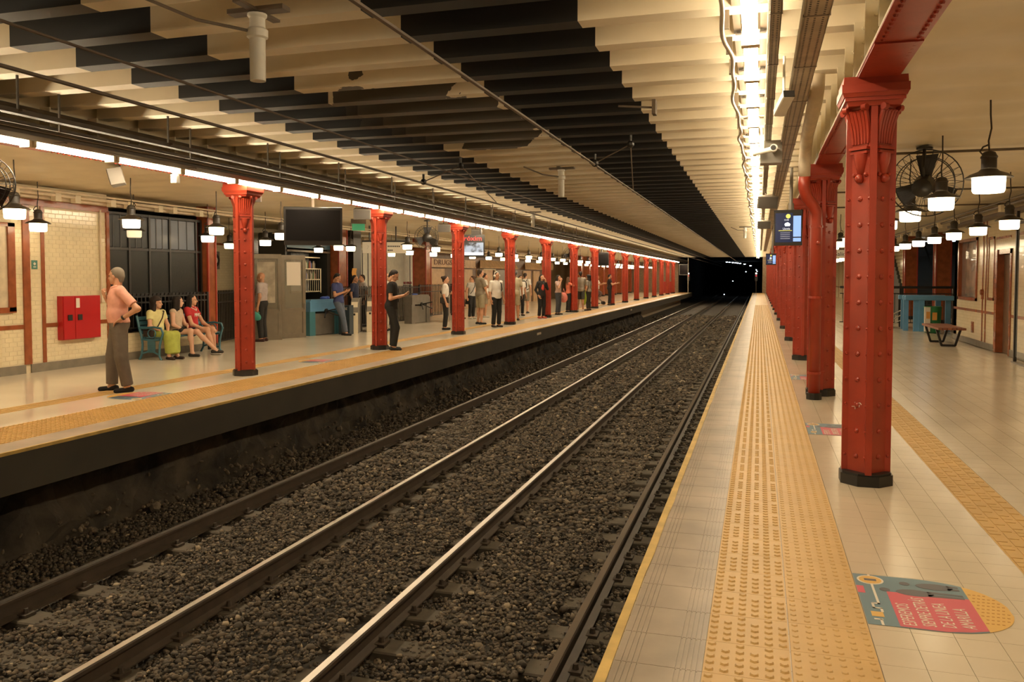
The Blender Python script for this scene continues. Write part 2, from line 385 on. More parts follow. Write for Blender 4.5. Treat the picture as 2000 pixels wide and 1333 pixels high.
# grey grooved edge tiles
t = MB(); t.box(-0.18, 0.18, -0.151, 0.151, -0.012, -0.005)
cuts = [-0.18] + sum(([c_ - 0.0025, c_ + 0.0025] for c_ in (-0.150, -0.128, -0.106, -0.084)), []) + sum(([c_ - 0.0035, c_ + 0.0035] for c_ in (0.075, 0.096, 0.117, 0.138, 0.159)), []) + [0.18]
for a_, b_ in zip(cuts[::2], cuts[1::2]): t.box(a_, b_, -0.151, 0.151, -0.005, 0.0)
g_me = t.mesh('grooved_edge_tile', GTILE)
pieces('grooved_edge_tile', g_me, [(-0.388, 1.4 + 0.305 * k) for k in range(277)], fr, 'edge_tiles_farther_off', n=140)
# yellow tactile tiles with rows of small bumps
def bump(t, x, y, w_=0.036, l=0.030, h=0.006):
    b = [(x-w_/2,y-l*.2,0),(x,y-l/2,0),(x+w_/2,y-l*.2,0),(x+w_/2,y+l*.45,0),(x,y+l*.15,0),(x-w_/2,y+l*.45,0)]
    tp = [(x-w_*.34,y-l*.08,h),(x,y-l*.28,h),(x+w_*.34,y-l*.08,h),(x+w_*.34,y+l*.26,h),(x,y-l*0.02,h),(x-w_*.34,y+l*.26,h)]
    t.add(b + tp, [(i, (i+1) % 6, 6+(i+1) % 6, 6+i) for i in range(6)] + [(6,7,8,9,10,11)])
def tactile(full):
    t = MB(); t.box(-0.1750, 0.1750, -0.1515, 0.1515, -0.012, 0.0)
    for c in range(6):
        x = -0.15 + 0.06 * c
        for r in range(5):
            if c % 2 == 1 and r == 4 and full: continue
            bump(t, x, -0.122 + 0.061 * r, 0.036 if full else 0.028, 0.034 if full else 0.026, 0.0065 if full else 0.004)
    return t
ta, tb2 = tactile(True), tactile(False)
plain = MB(); plain.box(-0.1765, 0.1765, -0.1515, 0.1515, -0.012, 0.0)
for c in range(6): plain.box(-0.163 + 0.06 * c, -0.137 + 0.06 * c, -0.1515, 0.1515, 0, 0.004)
pieces('tactile_tile', ta.mesh('tactile_tile', YTILE), [(-0.031, 1.4 + 0.305 * k) for k in range(277)], fr, 'tactile_tiles_farther_off', n=150, rest_mb=plain)
pieces('tactile_tile', tb2.mesh('tactile_tile_fine', YTILE), [(0.325, 1.4 + 0.305 * k) for k in range(277)], fr, 'tactile_tiles_farther_off', n=150, rest_mb=plain)
# nosing
p = MB(); n = 220; rs = np.random.RandomState(5)
xs2 = [-0.572 + rs.uniform(-0.006, 0.006) for _ in range(n + 1)]
yy = np.linspace(0.5, Y1, n + 1)
for i in range(n): p.add([(XE_R-0.004,yy[i],0.0),(xs2[i],yy[i],0.0),(xs2[i+1],yy[i+1],0.0),(XE_R-0.004,yy[i+1],0.0),(XE_R-0.004,yy[i],-0.05),(XE_R-0.004,yy[i+1],-0.05)], [(0,1,2,3),(0,3,5,4)])
struct(p.build('trim_yellow_nosing', YNOSE))
# ribbed guide tiles
t = MB(); t.box(-0.166, 0.166, -0.1515, 0.1515, -0.012, 0.0)
for c in range(4):
    x = -0.123 + 0.082 * c; o_ = 0.0 if c % 2 else 0.075
    for yb in (-0.15 + o_, 0.0 + o_ if o_ == 0 else -0.15 + o_ - 0.075 * 0 + 0.15):
        a, b_ = max(-0.1515, yb + 0.01), min(0.1515, yb + 0.135)
        t.prism([(x-0.03, a), (x+0.03, a), (x+0.03, b_), (x-0.03, b_)], 0, 0.0035)
    if o_: t.prism([(x-0.03, -0.1515), (x+0.03, -0.1515), (x+0.03, -0.085), (x-0.03, -0.085)], 0, 0.005)
pieces('guide_tile', t.mesh('guide_tile', OTILE), [(1.562, 2.0 + 0.305 * k) for k in range(275)], fr, 'guide_tiles_farther_off', n=120)

# ------------------------------------------------------------------ left platform paving (too far off to tell tiles apart)
p = MB(); p.box(-7.0, XE_L, Y0, Y1, -0.012, 0.0); p.build('edge_tile_band', GTILE, fl)
p = MB(); p.box(-7.78, -7.0, Y0, Y1, -0.012, 0.001)
pm = []
for k in range(12):
    x = -7.74 + 0.064 * k
    for j in range(520): p.box(x - 0.018, x + 0.018, 1.0 + j * 0.061, 1.034 + j * 0.061, 0.001, 0.007) if j < 305 else None
    p.box(x - 0.018, x + 0.018, 19.6, Y1, 0.001, 0.005)
o = p.build('tactile_band', YTILE, fl); o['kind'] = 'stuff'
p = MB(); p.box(-8.88, -8.55, Y0, Y1, -0.012, 0.001)
for k in range(4): p.box(-8.86 + 0.08 * k, -8.81 + 0.08 * k, Y0, Y1, 0.001, 0.005)
p.build('guide_band', OTILE, fl)
LTILE = mat('left_floor_tile', (0.72, 0.64, 0.50), 0.16, var=0.12, vs=0.8)
p = MB(); p.box(-15.5, -8.88, Y0, Y1, -0.012, 0.0); p.box(-8.55, -7.78, Y0, Y1, -0.012, 0.0); p.build('cream_paving', LTILE, fl)
p = MB(); p.box(XE_L, XE_L + 0.03, Y0, Y1, -0.03, 0.002); struct(p.build('trim_left_nosing', YNOSE))
# rubble heaped against the wall under the left platform
rs = np.random.RandomState(21); q = MB()
for i in range(1500):
    y = rs.uniform(3.5, 42); u = rs.beta(1.2, 2.2); s_ = rs.uniform(0.012, 0.032) * (2.2 if rs.rand() < 0.05 else 1); cl = 0.5 + 0.5 * math.sin(y * 1.9) + 0.3 * math.sin(y * 4.7)
    if rs.rand() > 0.25 + 0.6 * cl: continue
    q.ball((-6.82 - 0.30 * u, y, -1.20 + 0.42 * u), (s_ * rs.uniform(.7, 1.5), s_ * rs.uniform(.8, 1.8), s_ * rs.uniform(.5, 1)), 5, 4, 0, rotm(rs.uniform(0, 3), 0, rs.uniform(0, 3)))
PALER = mat('pale_rubble', (0.15, 0.115, 0.075), 0.9, var=0.6, vs=7, bump=0.6, bs=40)
tag(q.build('rubble', PALER), 'pale broken rubble along the wall under the left platform', 'rubble', kind='stuff')
# ------------------------------------------------------------------ ceiling over the tracks
p = MB(); p.box(-8.0, 0.8, Y0, Y1, 3.98, 4.1); ce = struct(p.build('ceiling_tracks', CEILP))
rb = MB(); rb.box(-8.0, 0.82, 0, RIBW, 3.60, 3.98); rbm = rb.mesh('ceiling_rib', CEILP)
RIBS = [RIBY + RIB * k for k in range(132)]
for y in RIBS:
    if Y0 <= y < Y1 - 0.2: link('ceiling_rib', rbm, ce, (0, y, 0))
# platform ceilings, gently waved
def waved(x0, x1, z, name, amp=0.018):
    ys = np.arange(Y0, Y1 + 0.01, RIB / 6); V = []; 
    for y in ys:
        zz = z + amp * math.cos(2 * math.pi * (y - RIBY) / RIB); V += [(x0, y, zz), (x1, y, zz)]
    F = [(2*i, 2*i+2, 2*i+3, 2*i+1) for i in range(len(ys) - 1)]
    q = MB(); q.add(V, F); o = struct(q.build(name, CREAM, smooth=True)); return o
waved(0.95, 9.5, 3.17, 'ceiling_right_platform', 0.012); waved(-15.6, -8.2, 3.17, 'ceiling_left_platform', 0.012)
# edge girders: cream web with cleats, red bottom flange with rivets
def girder(xc, side, name, label):
    e = empty(name, (xc, Y0, 3.13), 0, label, 'girder', 'edge girders')
    g = MB(); g.box(-0.012, 0.012, 0, Y1 - Y0, 0.03, 0.84); g.box(-0.15, 0.15, 0, Y1 - Y0, 0.012, 0.030, 0); g.build('web', CREAM, e)
    g = MB(); g.box(-0.15, 0.15, 0, Y1 - Y0, 0.0, 0.014)
    for k in range(19): 
        yk = 6.85 + 5 * k - Y0; g.box(-0.145, 0.145, yk - 1.05, yk + 1.05, -0.012, 0.0)
    g.build('bottom_flange', REDP, e)
    rv = MB(); 
    for i in range(560):
        y = -2.0 - Y0 + i * 0.085
        for x in (-0.105, 0.105): rv.cyl((x, y, -0.001), (x, y, -0.013), 0.017, 0.011, 6)
    o = rv.build('rivets', REDP, e); o['kind'] = 'stuff'
    cl = MB()
    cl.box(*sorted((-side * 0.010, -side * 0.155)), -0.010, 0.010, 0.03, 0.47)
    for j in range(4): cl.cyl((-side * 0.085, -0.008, 0.09 + 0.11 * j), (-side * 0.085, -0.026, 0.09 + 0.11 * j), 0.017, 0.012, 7)
    clm = cl.mesh('cleat', CREAM)
    for y in RIBS:
        if Y0 < y < 60: link('cleat', clm, e, (0, y - Y0 - 0.05, 0))
girder(0.84, 1, 'edge_girder', 'long riveted girder with red bottom flange above the right columns')
girder(-8.1, -1, 'edge_girder', 'long riveted girder above the left platform columns, behind the cable trays')

# ------------------------------------------------------------------ riveted columns
def column_meshes():
    w_, ri, ro = 0.024, 0.135, 0.178
    def section(k=1.0, extra=0.0):
        P = []
        for a in range(4):
            c, s = round(math.cos(a * math.pi / 2)), round(math.sin(a * math.pi / 2))
            for r, t in ((ri + extra, -w_), (ro * k + extra, -w_), (ro * k + extra, w_), (ri + extra, w_)):
                P.append((c * r - s * t, s * r + c * t))
        return P
    q = MB(); q.prism(section(), 0.09, 2.93); shaft = q.mesh('shaft', REDP)
    q = MB(); R8 = 0.205
    oc = [(R8 * math.cos(math.pi / 8 + k * math.pi / 4), R8 * math.sin(math.pi / 8 + k * math.pi / 4)) for k in range(8)]
    q.prism(oc, 0.0, 0.082); q.prism([(a * .93, b * .93) for a, b in oc], 0.082, 0.098); base = q.mesh('base_plinth', BLACKB)
    q = MB()
    zs = np.arange(0.22, 2.35, 0.2)
    for a in range(4):
        R = rotm(az=a * math.pi / 2); d45 = np.array((1, 1, 0)) / 2 ** 0.5
        rp = (ri + w_) / 2 ** 0.5
        for z in zs:
            c = R @ (d45 * rp) + (0, 0, z); nrm = R @ d45
            q.cyl(c - nrm * 0.004, c + nrm * 0.006, 0.023, 0.021, 8, caps=False); q.cyl(c + nrm * 0.006, c + nrm * 0.017, 0.021, 0.009, 8)
            for t in (-1, 1):      # rivets through the fins
                c2 = R @ np.array((0.156, t * w_, z)); n2 = R @ np.array((0, t, 0))
                q.cyl(c2, c2 + n2 * 0.010, 0.013, 0.007, 7)
    riv = q.mesh('rivets', REDP, smooth='auto')
    # leaf capital: flared leaves on each face, collar below, corner volutes
    q = MB()
    for a in range(4):
        R = rotm(az=a * math.pi / 2); d = R @ (np.array((1, 1, 0)) / 2 ** 0.5); tg = R @ (np.array((-1, 1, 0)) / 2 ** 0.5)
        rp = (ri + w_) / 2 ** 0.5
        hw_ = 0.062
        bell = [d * (rp + f_) + tg * s_ * hw_ * k_ + np.array((0, 0, z_)) for z_, f_, k_ in ((2.62, 0.004, 1.0), (2.74, 0.014, 1.05), (2.84, 0.034, 1.2), (2.93, 0.062, 1.45)) for s_ in (-1, 1)]
        bell += [p_ - d * 0.10 for p_ in bell]
        q.add(bell, [(0,1,3,2),(2,3,5,4),(4,5,7,6),(8,10,11,9),(10,12,13,11),(12,14,15,13),(0,2,10,8),(2,4,12,10),(4,6,14,12),(1,9,11,3),(3,11,13,5),(5,13,15,7),(6,7,15,14),(0,8,9,1)])
        for j, off in enumerate((-0.066, -0.040, -0.014, 0.014, 0.040, 0.066)):
            pts = []
            for u in np.linspace(0, 1, 7):
                fl = 0.006 + 0.055 * u ** 2.2
                pts.append(d * (rp + fl) + tg * off * (1 + 0.25 * u) + np.array((0, 0, 2.64 + 0.25 * u)))
            tip = pts[-1]; pts.append(tip + d * 0.014 + np.array((0, 0, -0.012)))
            q.tube(pts, [0.013, 0.015, 0.016, 0.017, 0.018, 0.019, 0.017, 0.008], 6)
        # collar and moulding
        for zz, hh, ex, ww in ((2.605, 0.020, 0.030, 0.082), (2.575, 0.018, 0.022, 0.076)):
            c = d * (rp + ex / 2) + np.array((0, 0, zz)); M = np.array([tg, d, (0, 0, 1)]).T
            q.obox(c, (ww, ex / 2 + 0.01, hh / 2), M)
        # corner volute
        for t in (-1, 1):
            c = d * (rp + 0.072) + tg * t * 0.085 + np.array((0, 0, 2.905)); q.cyl(c - tg * 0.02, c + tg * 0.02, 0.026, 0.026, 10)
    for a in range(4):
        c, s = math.cos(a * math.pi / 2), math.sin(a * math.pi / 2)
    cap = q.mesh('leaf_capital', REDP, smooth='auto')
    q = MB()
    for a in range(4):
        R = rotm(az=a * math.pi / 2); d = R @ (np.array((1, 1, 0)) / 2 ** 0.5); rp = (ri + w_) / 2 ** 0.5
        pr = [(0.058, 2.565), (0.055, 2.52), (0.040, 2.46), (0.030, 2.42), (0.012, 2.40)]
        pts = [d * (rp - 0.005) + np.array((0, 0, z)) for r, z in pr]; q.tube(pts, [r for r, z in pr], 10)
        q.ball(d * (rp + 0.016) + np.array((0, 0, 2.375)), (0.034, 0.034, 0.036), 8, 5)
        tg = R @ (np.array((-1, 1, 0)) / 2 ** 0.5)
        for t in (-1, 1): q.ball(d * (rp + 0.008) + tg * t * 0.052 + np.array((0, 0, 2.405)), 0.017, 7, 4)
    drop = q.mesh('drop_ornament', REDP, smooth='auto')
    q = MB()
    for z0, z1, h0, h1 in ((2.915, 2.950, 0.185, 0.200), (2.950, 2.978, 0.212, 0.212), (2.978, 3.008, 0.220, 0.232), (3.008, 3.07, 0.236, 0.236), (3.07, 3.128, 0.226, 0.222)):
        v = [(x*h0, y*h0, z0) for x, y in ((-1,-1),(1,-1),(1,1),(-1,1))] + [(x*h1, y*h1, z1) for x, y in ((-1,-1),(1,-1),(1,1),(-1,1))]
        q.add(v, [(3,2,1,0),(4,5,6,7),(0,1,5,4),(1,2,6,5),(2,3,7,6),(3,0,4,7)])
    ab = q.mesh('abacus', REDP)
    return (('shaft', shaft), ('base_plinth', base), ('rivets', riv), ('leaf_capital', cap), ('drop_ornament', drop), ('abacus', ab))
CM = column_meshes()
def put_column(x, y, label, group):
    e = empty('riveted_column', (x, y, 0), 0, label, 'column', group)
    for n, me in CM:
        o = link(n, me, e)
        if n == 'rivets': o['kind'] = 'stuff'
    return e
for k in range(16):
    lab = ['big red riveted iron column nearest the camera, scratched white near its foot', 'red iron column with a red drainpipe strapped to its side'][k] if k < 2 else '%s red iron column from the camera in the right platform row' % ORD[k]
    cR = put_column(0.82, 6.95 + 5.0 * k, lab, 'columns along the right platform')
    if k == 0:
        WCH = mat('white_chalk', (0.8, 0.78, 0.7), 0.8)
        d45 = np.array((-1, -1, 0)) / 2 ** .5; tg = np.array((1, -1, 0)) / 2 ** .5; rp = (0.135 + .024) / 2 ** .5 + 0.001
        mk = MB()
        def ln(a, b): mk.bar(d45 * rp + tg * a[0] + np.array((0, 0, a[1])), d45 * rp + tg * b[0] + np.array((0, 0, b[1])), 0.004, 0.004)
        for a, b in (((-.045,.602),(.012,.610)), ((-.017,.640),(-.014,.585)), ((.006,.632),(.030,.640)), ((.006,.632),(.007,.618)), ((.007,.618),(.026,.622)), ((.026,.622),(.022,.604)), ((.03,.640),(.044,.626))): ln(a, b)
        mk.build('chalk_mark', WCH, cR)
    yl = 11.62 + 5.0 * k
    labL = ['red iron column behind the standing man, at the end of the bench', 'red iron column the man in black T-shirt leans beside', 'red iron column right of the woman in white, under the light row'][k] if k < 3 else '%s red iron column along the left platform, counted from the left' % ORD[k]
    if k < 15: put_column(-8.1, yl, labL, 'columns along the left platform')
put_column(0.82, 1.95, 'red iron column just beside the camera, out of frame', 'columns along the right platform')
put_column(-8.1, 6.62, 'red iron column left of the picture frame on left platform', 'columns along the left platform')

# ------------------------------------------------------------------ fluorescent battens
def batten(glow):
    q = MB(); q.box(-0.03, 0.03, 0.02, 1.20, 0.034, 0.06); q.box(-0.02, 0.02, 0.02, 1.20, 0.06, 0.10); h = q.mesh('housing', WHITEP)
    q = MB(); q.box(-0.07, 0.07, 0, 0.035, -0.03, 0.09); c = q.mesh('end_cap', PINK)
    q = MB(); q.cyl((0, 0.035, 0.008), (0, 1.185, 0.008), 0.022, 0.022, 7, caps=False); return h, c, q.mesh('tube', glow)
bL, bR = batten(TUBE), batten(TUBER)
def row(x, z, y0, n, ms, side):
    i = 0
    for k in range(n):
        y = y0 + 1.25 * k
        if y < -1.5 or y > Y1 - 1.3: continue
        vis = y > 4.6 if side == 'right' else y > 5.6
        if vis: i += 1
        if not vis: lab = 'fluorescent batten of the %s row, behind the camera' % side
        elif i <= 12: lab = '%s lit fluorescent batten from the near end of the %s row' % (ORD[i - 1], side)
        else: lab = 'lit fluorescent batten in the far part of the %s row' % side
        e = empty('fluorescent_batten', (x, y, z), 0, lab, 'light', 'fluorescent battens, %s row' % side)
        link('housing', ms[0], e)
        for yy in (0.0, 1.185): link('end_cap', ms[1], e, (0, yy, 0))
        for xx in (-0.034, 0.034): link('tube', ms[2], e, (xx, 0, 0))
row(-7.88, 3.10, 7.32 - 1.25 * 9, 74, bL, 'left'); row(-0.09, 3.50, 6.95 - 1.25 * 10, 75, bR, 'right')

# ------------------------------------------------------------------ right wall
WR = 4.9
def wallY(x, y0, y1, z1, name, m, th=0.3, holes=()):
    """wall facing the tracks in the plane x, with rectangular openings (y0,y1,z0,z1)"""
    sgn = 1 if x > 0 else -1
    q = MB(); ys = sorted({y0, y1, *[h[0] for h in holes], *[h[1] for h in holes]})
    for a, b in zip(ys[:-1], ys[1:]):
        hs = [h for h in holes if h[0] <= a and h[1] >= b]
        z = 0.0
        for h in sorted(hs, key=lambda h: h[2]):
            if h[2] > z: q.box(min(x, x + sgn * th), max(x, x + sgn * th), a, b, z, h[2])
            z = h[3]
        if z < z1: q.box(min(x, x + sgn * th), max(x, x + sgn * th), a, b, z, z1)
    return struct(q.build(name, m))
wr = wallY(WR, Y0, 23.9, 3.16, 'wall_right', BRICKPAT, holes=((21.6, 23.4, 1.12, 2.48), (18.9, 19.85, 0.0, 2.10)))
tr = MB()
for a, b in ((Y0, 18.9), (19.85, 23.9)): tr.box(WR - 0.012, WR, a, b, 0.79, 0.85)          # dado band
for y in (20.78, 21.05): tr.box(WR - 0.015, WR, y - 0.03, y + 0.03, 0.12, 2.95)
tr.box(WR - 0.015, WR, 20.12, 20.16, 1.10, 2.50); tr.box(WR - 0.015, WR, 20.58, 20.62, 1.10, 2.50); tr.box(WR - 0.015, WR, 20.12, 20.62, 1.10, 1.16); tr.box(WR - 0.015, WR, 20.12, 20.62, 2.44, 2.5)
for a in (21.55, 23.36): tr.box(WR - 0.03, WR + 0.2, a, a + 0.09, 1.05, 2.55)
for z in (1.05, 2.48): tr.box(WR - 0.03, WR + 0.2, 21.55, 23.45, z, z + 0.07)
tr.box(WR - 0.02, WR + 0.22, 18.82, 18.92, 0, 2.2); tr.box(WR - 0.04, WR + 0.22, 19.78, 19.95, 0, 2.2); tr.box(WR - 0.02, WR + 0.22, 18.82, 19.95, 2.1, 2.2)
tr.box(WR - 0.012, WR, 14.0, 18.6, 2.44, 2.5); tr.box(WR - 0.012, WR, 18.9, 20.0, 2.42, 2.47)
tr.box(WR - 0.02, WR, Y0, 23.9, 2.93, 3.0); tr.box(WR - 0.015, WR, 16.3, 16.36, 1.1, 2.5); tr.box(WR - 0.015, WR, 17.3, 17.36, 1.1, 2.5); tr.box(WR - 0.015, WR, 16.3, 17.36, 1.1, 1.16)
struct(tr.build('trim_right_wall', BROWNT))
p = MB(); p.box(WR - 0.02, WR, Y0, 18.85, 0, 0.14); p.box(WR - 0.02, WR, 19.95, 23.9, 0, 0.14); struct(p.build('baseboard_right', BASEG))
# poster behind glass in the wall recess, door leaf in the doorway
POST = mat('faded_poster', (0.34, 0.20, 0.11), 0.25, var=0.7, vs=3.0)
p = MB(); p.box(WR + 0.14, WR + 0.16, 21.64, 23.36, 1.12, 2.48); wn = struct(p.build('window_1', POST))
GLASS = mat('glass_pane', (0.75, 0.78, 0.75), 0.03, trans=0.0, alpha=0.12, spec=0.9)
p = MB(); p.box(WR + 0.05, WR + 0.056, 21.64, 23.36, 1.12, 2.48); p.build('pane', GLASS, wn)
p = MB(); p.box(WR + 0.10, WR + 0.15, 18.92, 19.80, 0, 2.1); dd = struct(p.build('door_1', mat('dark_doorway', (0.16, 0.09, 0.045), 0.4, var=0.3)))
p = MB(); p.cyl((WR + 0.07, 19.0, 1.02), (WR + 0.07, 19.12, 1.02), 0.012); p.build('door_handle', GREYM, dd)
# glass screen standing off the wall at the frame's edge
e = empty('glass_screen', (4.62, 14.0, 0), 0, 'black-framed glass screen before the tiled wall at the right edge', 'screen')
q = MB(); q.box(-0.025, 0.025, 3.42, 3.47, 0, 2.85); q.box(-0.02, 0.02, 0, 0.05, 0, 2.85); q.build('black_post', BLACK, e)
q = MB(); q.box(-0.02, 0.02, 3.47, 3.50, 0.02, 2.85); q.build('steel_strip', GREYM, e)
q = MB(); q.box(-0.004, 0.004, 0.05, 3.42, 0.12, 2.6); q.build('pane', GLASS, e)
q = MB(); q.box(-0.05, 0.05, 0.0, 3.5, 0.0, 0.03); q.build('floor_track', GREYM, e)
q = MB(); q.box(-0.02, 0.02, 0.0, 3.47, 2.60, 2.66); q.build('top_rail', BLACK, e)
# small things on the right wall
q = MB(); q.box(-0.02, 0, -0.09, 0.09, -0.13, 0.13); q.box(-0.026, -0.02, -0.05, 0.05, -0.09, 0.09)
tag(q.build('vent_grille', BROWNT, None, loc=(WR, 21.9, 0.42)), 'small brown vent low on the tiled wall beyond the bench', 'vent')
q = MB(); q.cyl((0, 0, 0), (-0.06, 0, 0), 0.07, 0.06, 10); q.box(-0.03, 0, -0.06, 0.06, -0.16, -0.05); o = q.build('alarm_bell', BROWNT, None, loc=(WR, 21.02, 1.27)); tag(o, 'round brown call point on the wall strip beside the poster recess', 'call point')
# recess beyond the right wall: side walls, stairs, far walls
q = MB(); q.box(8.6, 8.8, 23.9, 44, 0, 3.4); struct(q.build('wall_stair_recess', mat('blue_grey_wall', (0.30, 0.33, 0.36), 0.5)))
q = MB(); q.box(WR, 9.5, 23.6, 23.9, 0, 3.4); struct(q.build('wall_recess_near', BRICKPATX))
q = MB(); q.box(5.9, 9.5, 44, 44.3, 0, 3.4); q.box(5.7, 6.0, 36.5, 44, 0, 3.4); struct(q.build('wall_recess_far', BRICKPATX))
q = MB(); q.box(6.0, 6.3, 44, Y1, 0, 3.4); struct(q.build('wall_right_far', BRICKPAT))
q = MB(); q.box(6.0 - 0.02, 6.0, 44, Y1, 0.79, 0.86)
for i in range(14): q.box(5.98, 6.0, 45 + 3 * i, 45.12 + 3 * i, 0, 3.0)
struct(q.build('trim_right_far', BROWNT))
# ------------------------------------------------------------------ left walls
WL = -11.75
wl = wallY(WL, Y0, 10.30, 3.16, 'wall_left_near', BRICKPAT)
# glazed brick wall by the hose cabinet, built brick by brick
q = MB(); q.box(WL - 0.3, WL - 0.0045, 10.30, 12.60, 0, 3.16); wlb = struct(q.build('wall_left', MORTAR))
bk = MB(); bk.box(-0.012, 0.0, -0.0715, 0.0715, -0.0345, 0.0345); bkm = bk.mesh('brick', BRICKW, bevel=0.003)
sp = []
for r in range(37):
    z = 0.20 + r * 0.075
    for c in range(17):
        y = 10.36 + 0.15 * c + (0.075 if r % 2 else 0)
        if y > 12.56 or 10.74 < y < 10.86 or 11.09 < y < 11.17 or 0.745 < z < 0.83 or z > 2.80: continue
        if y < 10.55 and 1.0 < z < 2.55: continue
        if 11.46 < y < 12.22 and .56 < z < 1.24: continue
        sp.append((WL, y, z))
pieces('brick', bkm, sp, wlb, 'bricks_around', n=300)
tr = MB()
tr.box(WL, WL + 0.03, 10.72, 10.85, 0.15, 2.83); tr.box(WL, WL + 0.015, 11.09, 11.16, 0.15, 2.83)
tr.box(WL, WL + 0.015, Y0, 10.72, 0.75, 0.82); tr.box(WL, WL + 0.015, 11.16, 12.56, 0.75, 0.82)
tr.box(WL, WL + 0.03, Y0, 12.60, 2.82, 2.93); tr.box(WL - 0.1, WL + 0.03, 12.55, 12.62, 0.15, 2.85)
tr.box(WL, WL + 0.05, 10.42, 10.55, 1.05, 2.5); tr.box(WL, WL + 0.05, 9.3, 10.55, 1.03, 1.12); tr.box(WL, WL + 0.05, 9.3, 10.55, 2.44, 2.5)
struct(tr.build('trim_left_wall', BROWNT))
q = MB(); q.box(WL, WL + 0.02, 9.3, 10.42, 1.12, 2.44); struct(q.build('window_2', mat('pale_board', (0.62, 0.52, 0.36), 0.4, var=0.3)))
p = MB(); p.box(WL, WL + 0.025, Y0, 10.73, 0, 0.145); p.box(WL, WL + 0.025, 10.84, 12.6, 0, 0.145); p.box(WL, WL + 0.025, 12.6, 15.45, 0, 0.145); struct(p.build('baseboard_left', BASEG))
# pipe on the wall corner
q = MB(); q.cyl((WL + 0.03, 12.40, 1.35), (WL + 0.03, 12.40, 2.86), 0.018); q.box(WL, WL + 0.07, 12.36, 12.45, 1.15, 1.36); tag(q.build('wall_conduit', PINK), 'thin vertical conduit and box at the end of the left brick wall', 'conduit')
# stair enclosure: low wall, dark glass screen with steel mullions
q = MB(); q.box(WL - 0.25, WL, 12.6, 15.45, 0, 0.52); struct(q.build('wall_stair_plinth', BRICKPAT))
q = MB(); q.box(-15.5, -15.2, 12.3, 15.6, 0, 3.4); q.box(-15.5, WL - 0.25, 12.2, 12.5, 0, 3.4); q.box(-15.5, WL - 0.25, 15.6, 15.75, 0, 3.4); struct(q.build('wall_stair_enclosure', DARKG))
e = empty('window_screen', (WL - 0.12, 12.62, 0.52), 0, 'dark steel and glass screen around the stairs behind the bench', 'screen')
q = MB()
for y in (0.0, 0.62, 1.18, 1.78, 2.62, 2.78): q.box(-0.03, 0.03, y, y + 0.05, 0, 2.35)
for z in (0.72, 1.62, 2.30): q.box(-0.025, 0.025, 0, 2.83, z, z + 0.05)
q.build('steel_frame', BLACK, e)
SMOKE = mat('smoky_glass', (0.03, 0.032, 0.028), 0.3, alpha=0.75, spec=0.4)
BLUEP = mat('bluish_pane', (0.11, 0.13, 0.17), 0.3, alpha=0.85, spec=0.4)
for i, (a, b) in enumerate(((0.05, 0.62), (0.67, 1.18), (1.23, 1.78), (1.83, 2.62))):
    q = MB(); q.box(-0.006, 0.006, a, b, 0.77, 1.62); q.build('pane', SMOKE, e)
    for k in range(3):
        y0_, y1_ = a + (b - a) * k / 3, a + (b - a) * (k + 1) / 3
        q = MB(); q.box(-0.006, 0.006, y0_ + 0.012, y1_ - 0.012, 1.68, 2.29); q.build('pane', BLUEP if i in (2, 3) else SMOKE, e)
        q = MB(); q.box(-0.012, 0.012, y1_ - 0.012, y1_ + 0.012, 1.67, 2.30); q.build('glazing_bar', BLACK, e)
def fence(name, p0, p1, h, step, label, lower=0.08, flat=None):
    p0, p1 = np.array((*p0, 0.0)), np.array((*p1, 0.0)); L = np.linalg.norm(p1 - p0); d = (p1 - p0) / L
    z0 = flat or 0.0
    e = empty(name, (p0[0], p0[1], z0), math.atan2(d[1], d[0]), label, 'railing', 'black railings')
    for z in (lower, h * 0.80, h - 0.03):
        q = MB(); q.box(0, L, -0.015, 0.015, z, z + 0.03); q.build('rail_bar', BLACK, e)
    bm_ = MB(); bm_.box(-0.013, 0.013, -0.013, 0.013, lower, h); bm_.prism([(-0.013, h), (0.013, h), (0, h + 0.05)], -0.013, 0.013, axis='y'); me = bm_.mesh('bar', BLACK)
    n = int(L / step)
    for i in range(1, n): link('bar', me, e, (i * L / n, 0, 0))
    pm_ = MB(); pm_.box(-0.025, 0.025, -0.025, 0.025, 0, h + 0.05); pme = pm_.mesh('post', BLACK)
    for i in range(max(2, int(L / 1.8) + 1)): link('post', pme, e, (L * i / max(1, int(L / 1.8)) if L > 1.8 else L * i, 0, 0))
    return e
fence('stair_railing', (WL + 0.06, 12.7), (WL + 0.06, 15.4), 0.72, 0.11, 'black spiked railing on the low wall behind the three seated women', flat=0.52)
def pillar(x, y, wdt, label, z1=3.34, group=None):
    e = empty('panelled_pillar', (x, y, 0), 0, label, 'pillar', group or 'brown-red pillars')
    q = MB(); q.box(-wdt/2, wdt/2, -wdt/2, wdt/2, 0.12, z1); q.build('shaft', BROWNT, e)
    q = MB()
    for t in (-0.5, 0.5):
        for s in (-0.5, 0.5): q.box(t * wdt - 0.02, t * wdt + 0.02, s * wdt - 0.02, s * wdt + 0.02, 0.12, z1)
    q.build('corner_fillet', REDP, e)
    q = MB(); q.box(-wdt*.56, wdt*.56, -wdt*.56, wdt*.56, 0, 0.12); q.build('foot', BLACKB, e); return e
pillar(-11.85, 15.62, 0.26, 'dark red pillar at the end of the stair screen')
fence('fence_railing', (-12.0, 15.85), (-12.75, 18.35), 1.25, 0.105, 'black vertical-bar fence left of the metal booth doors')
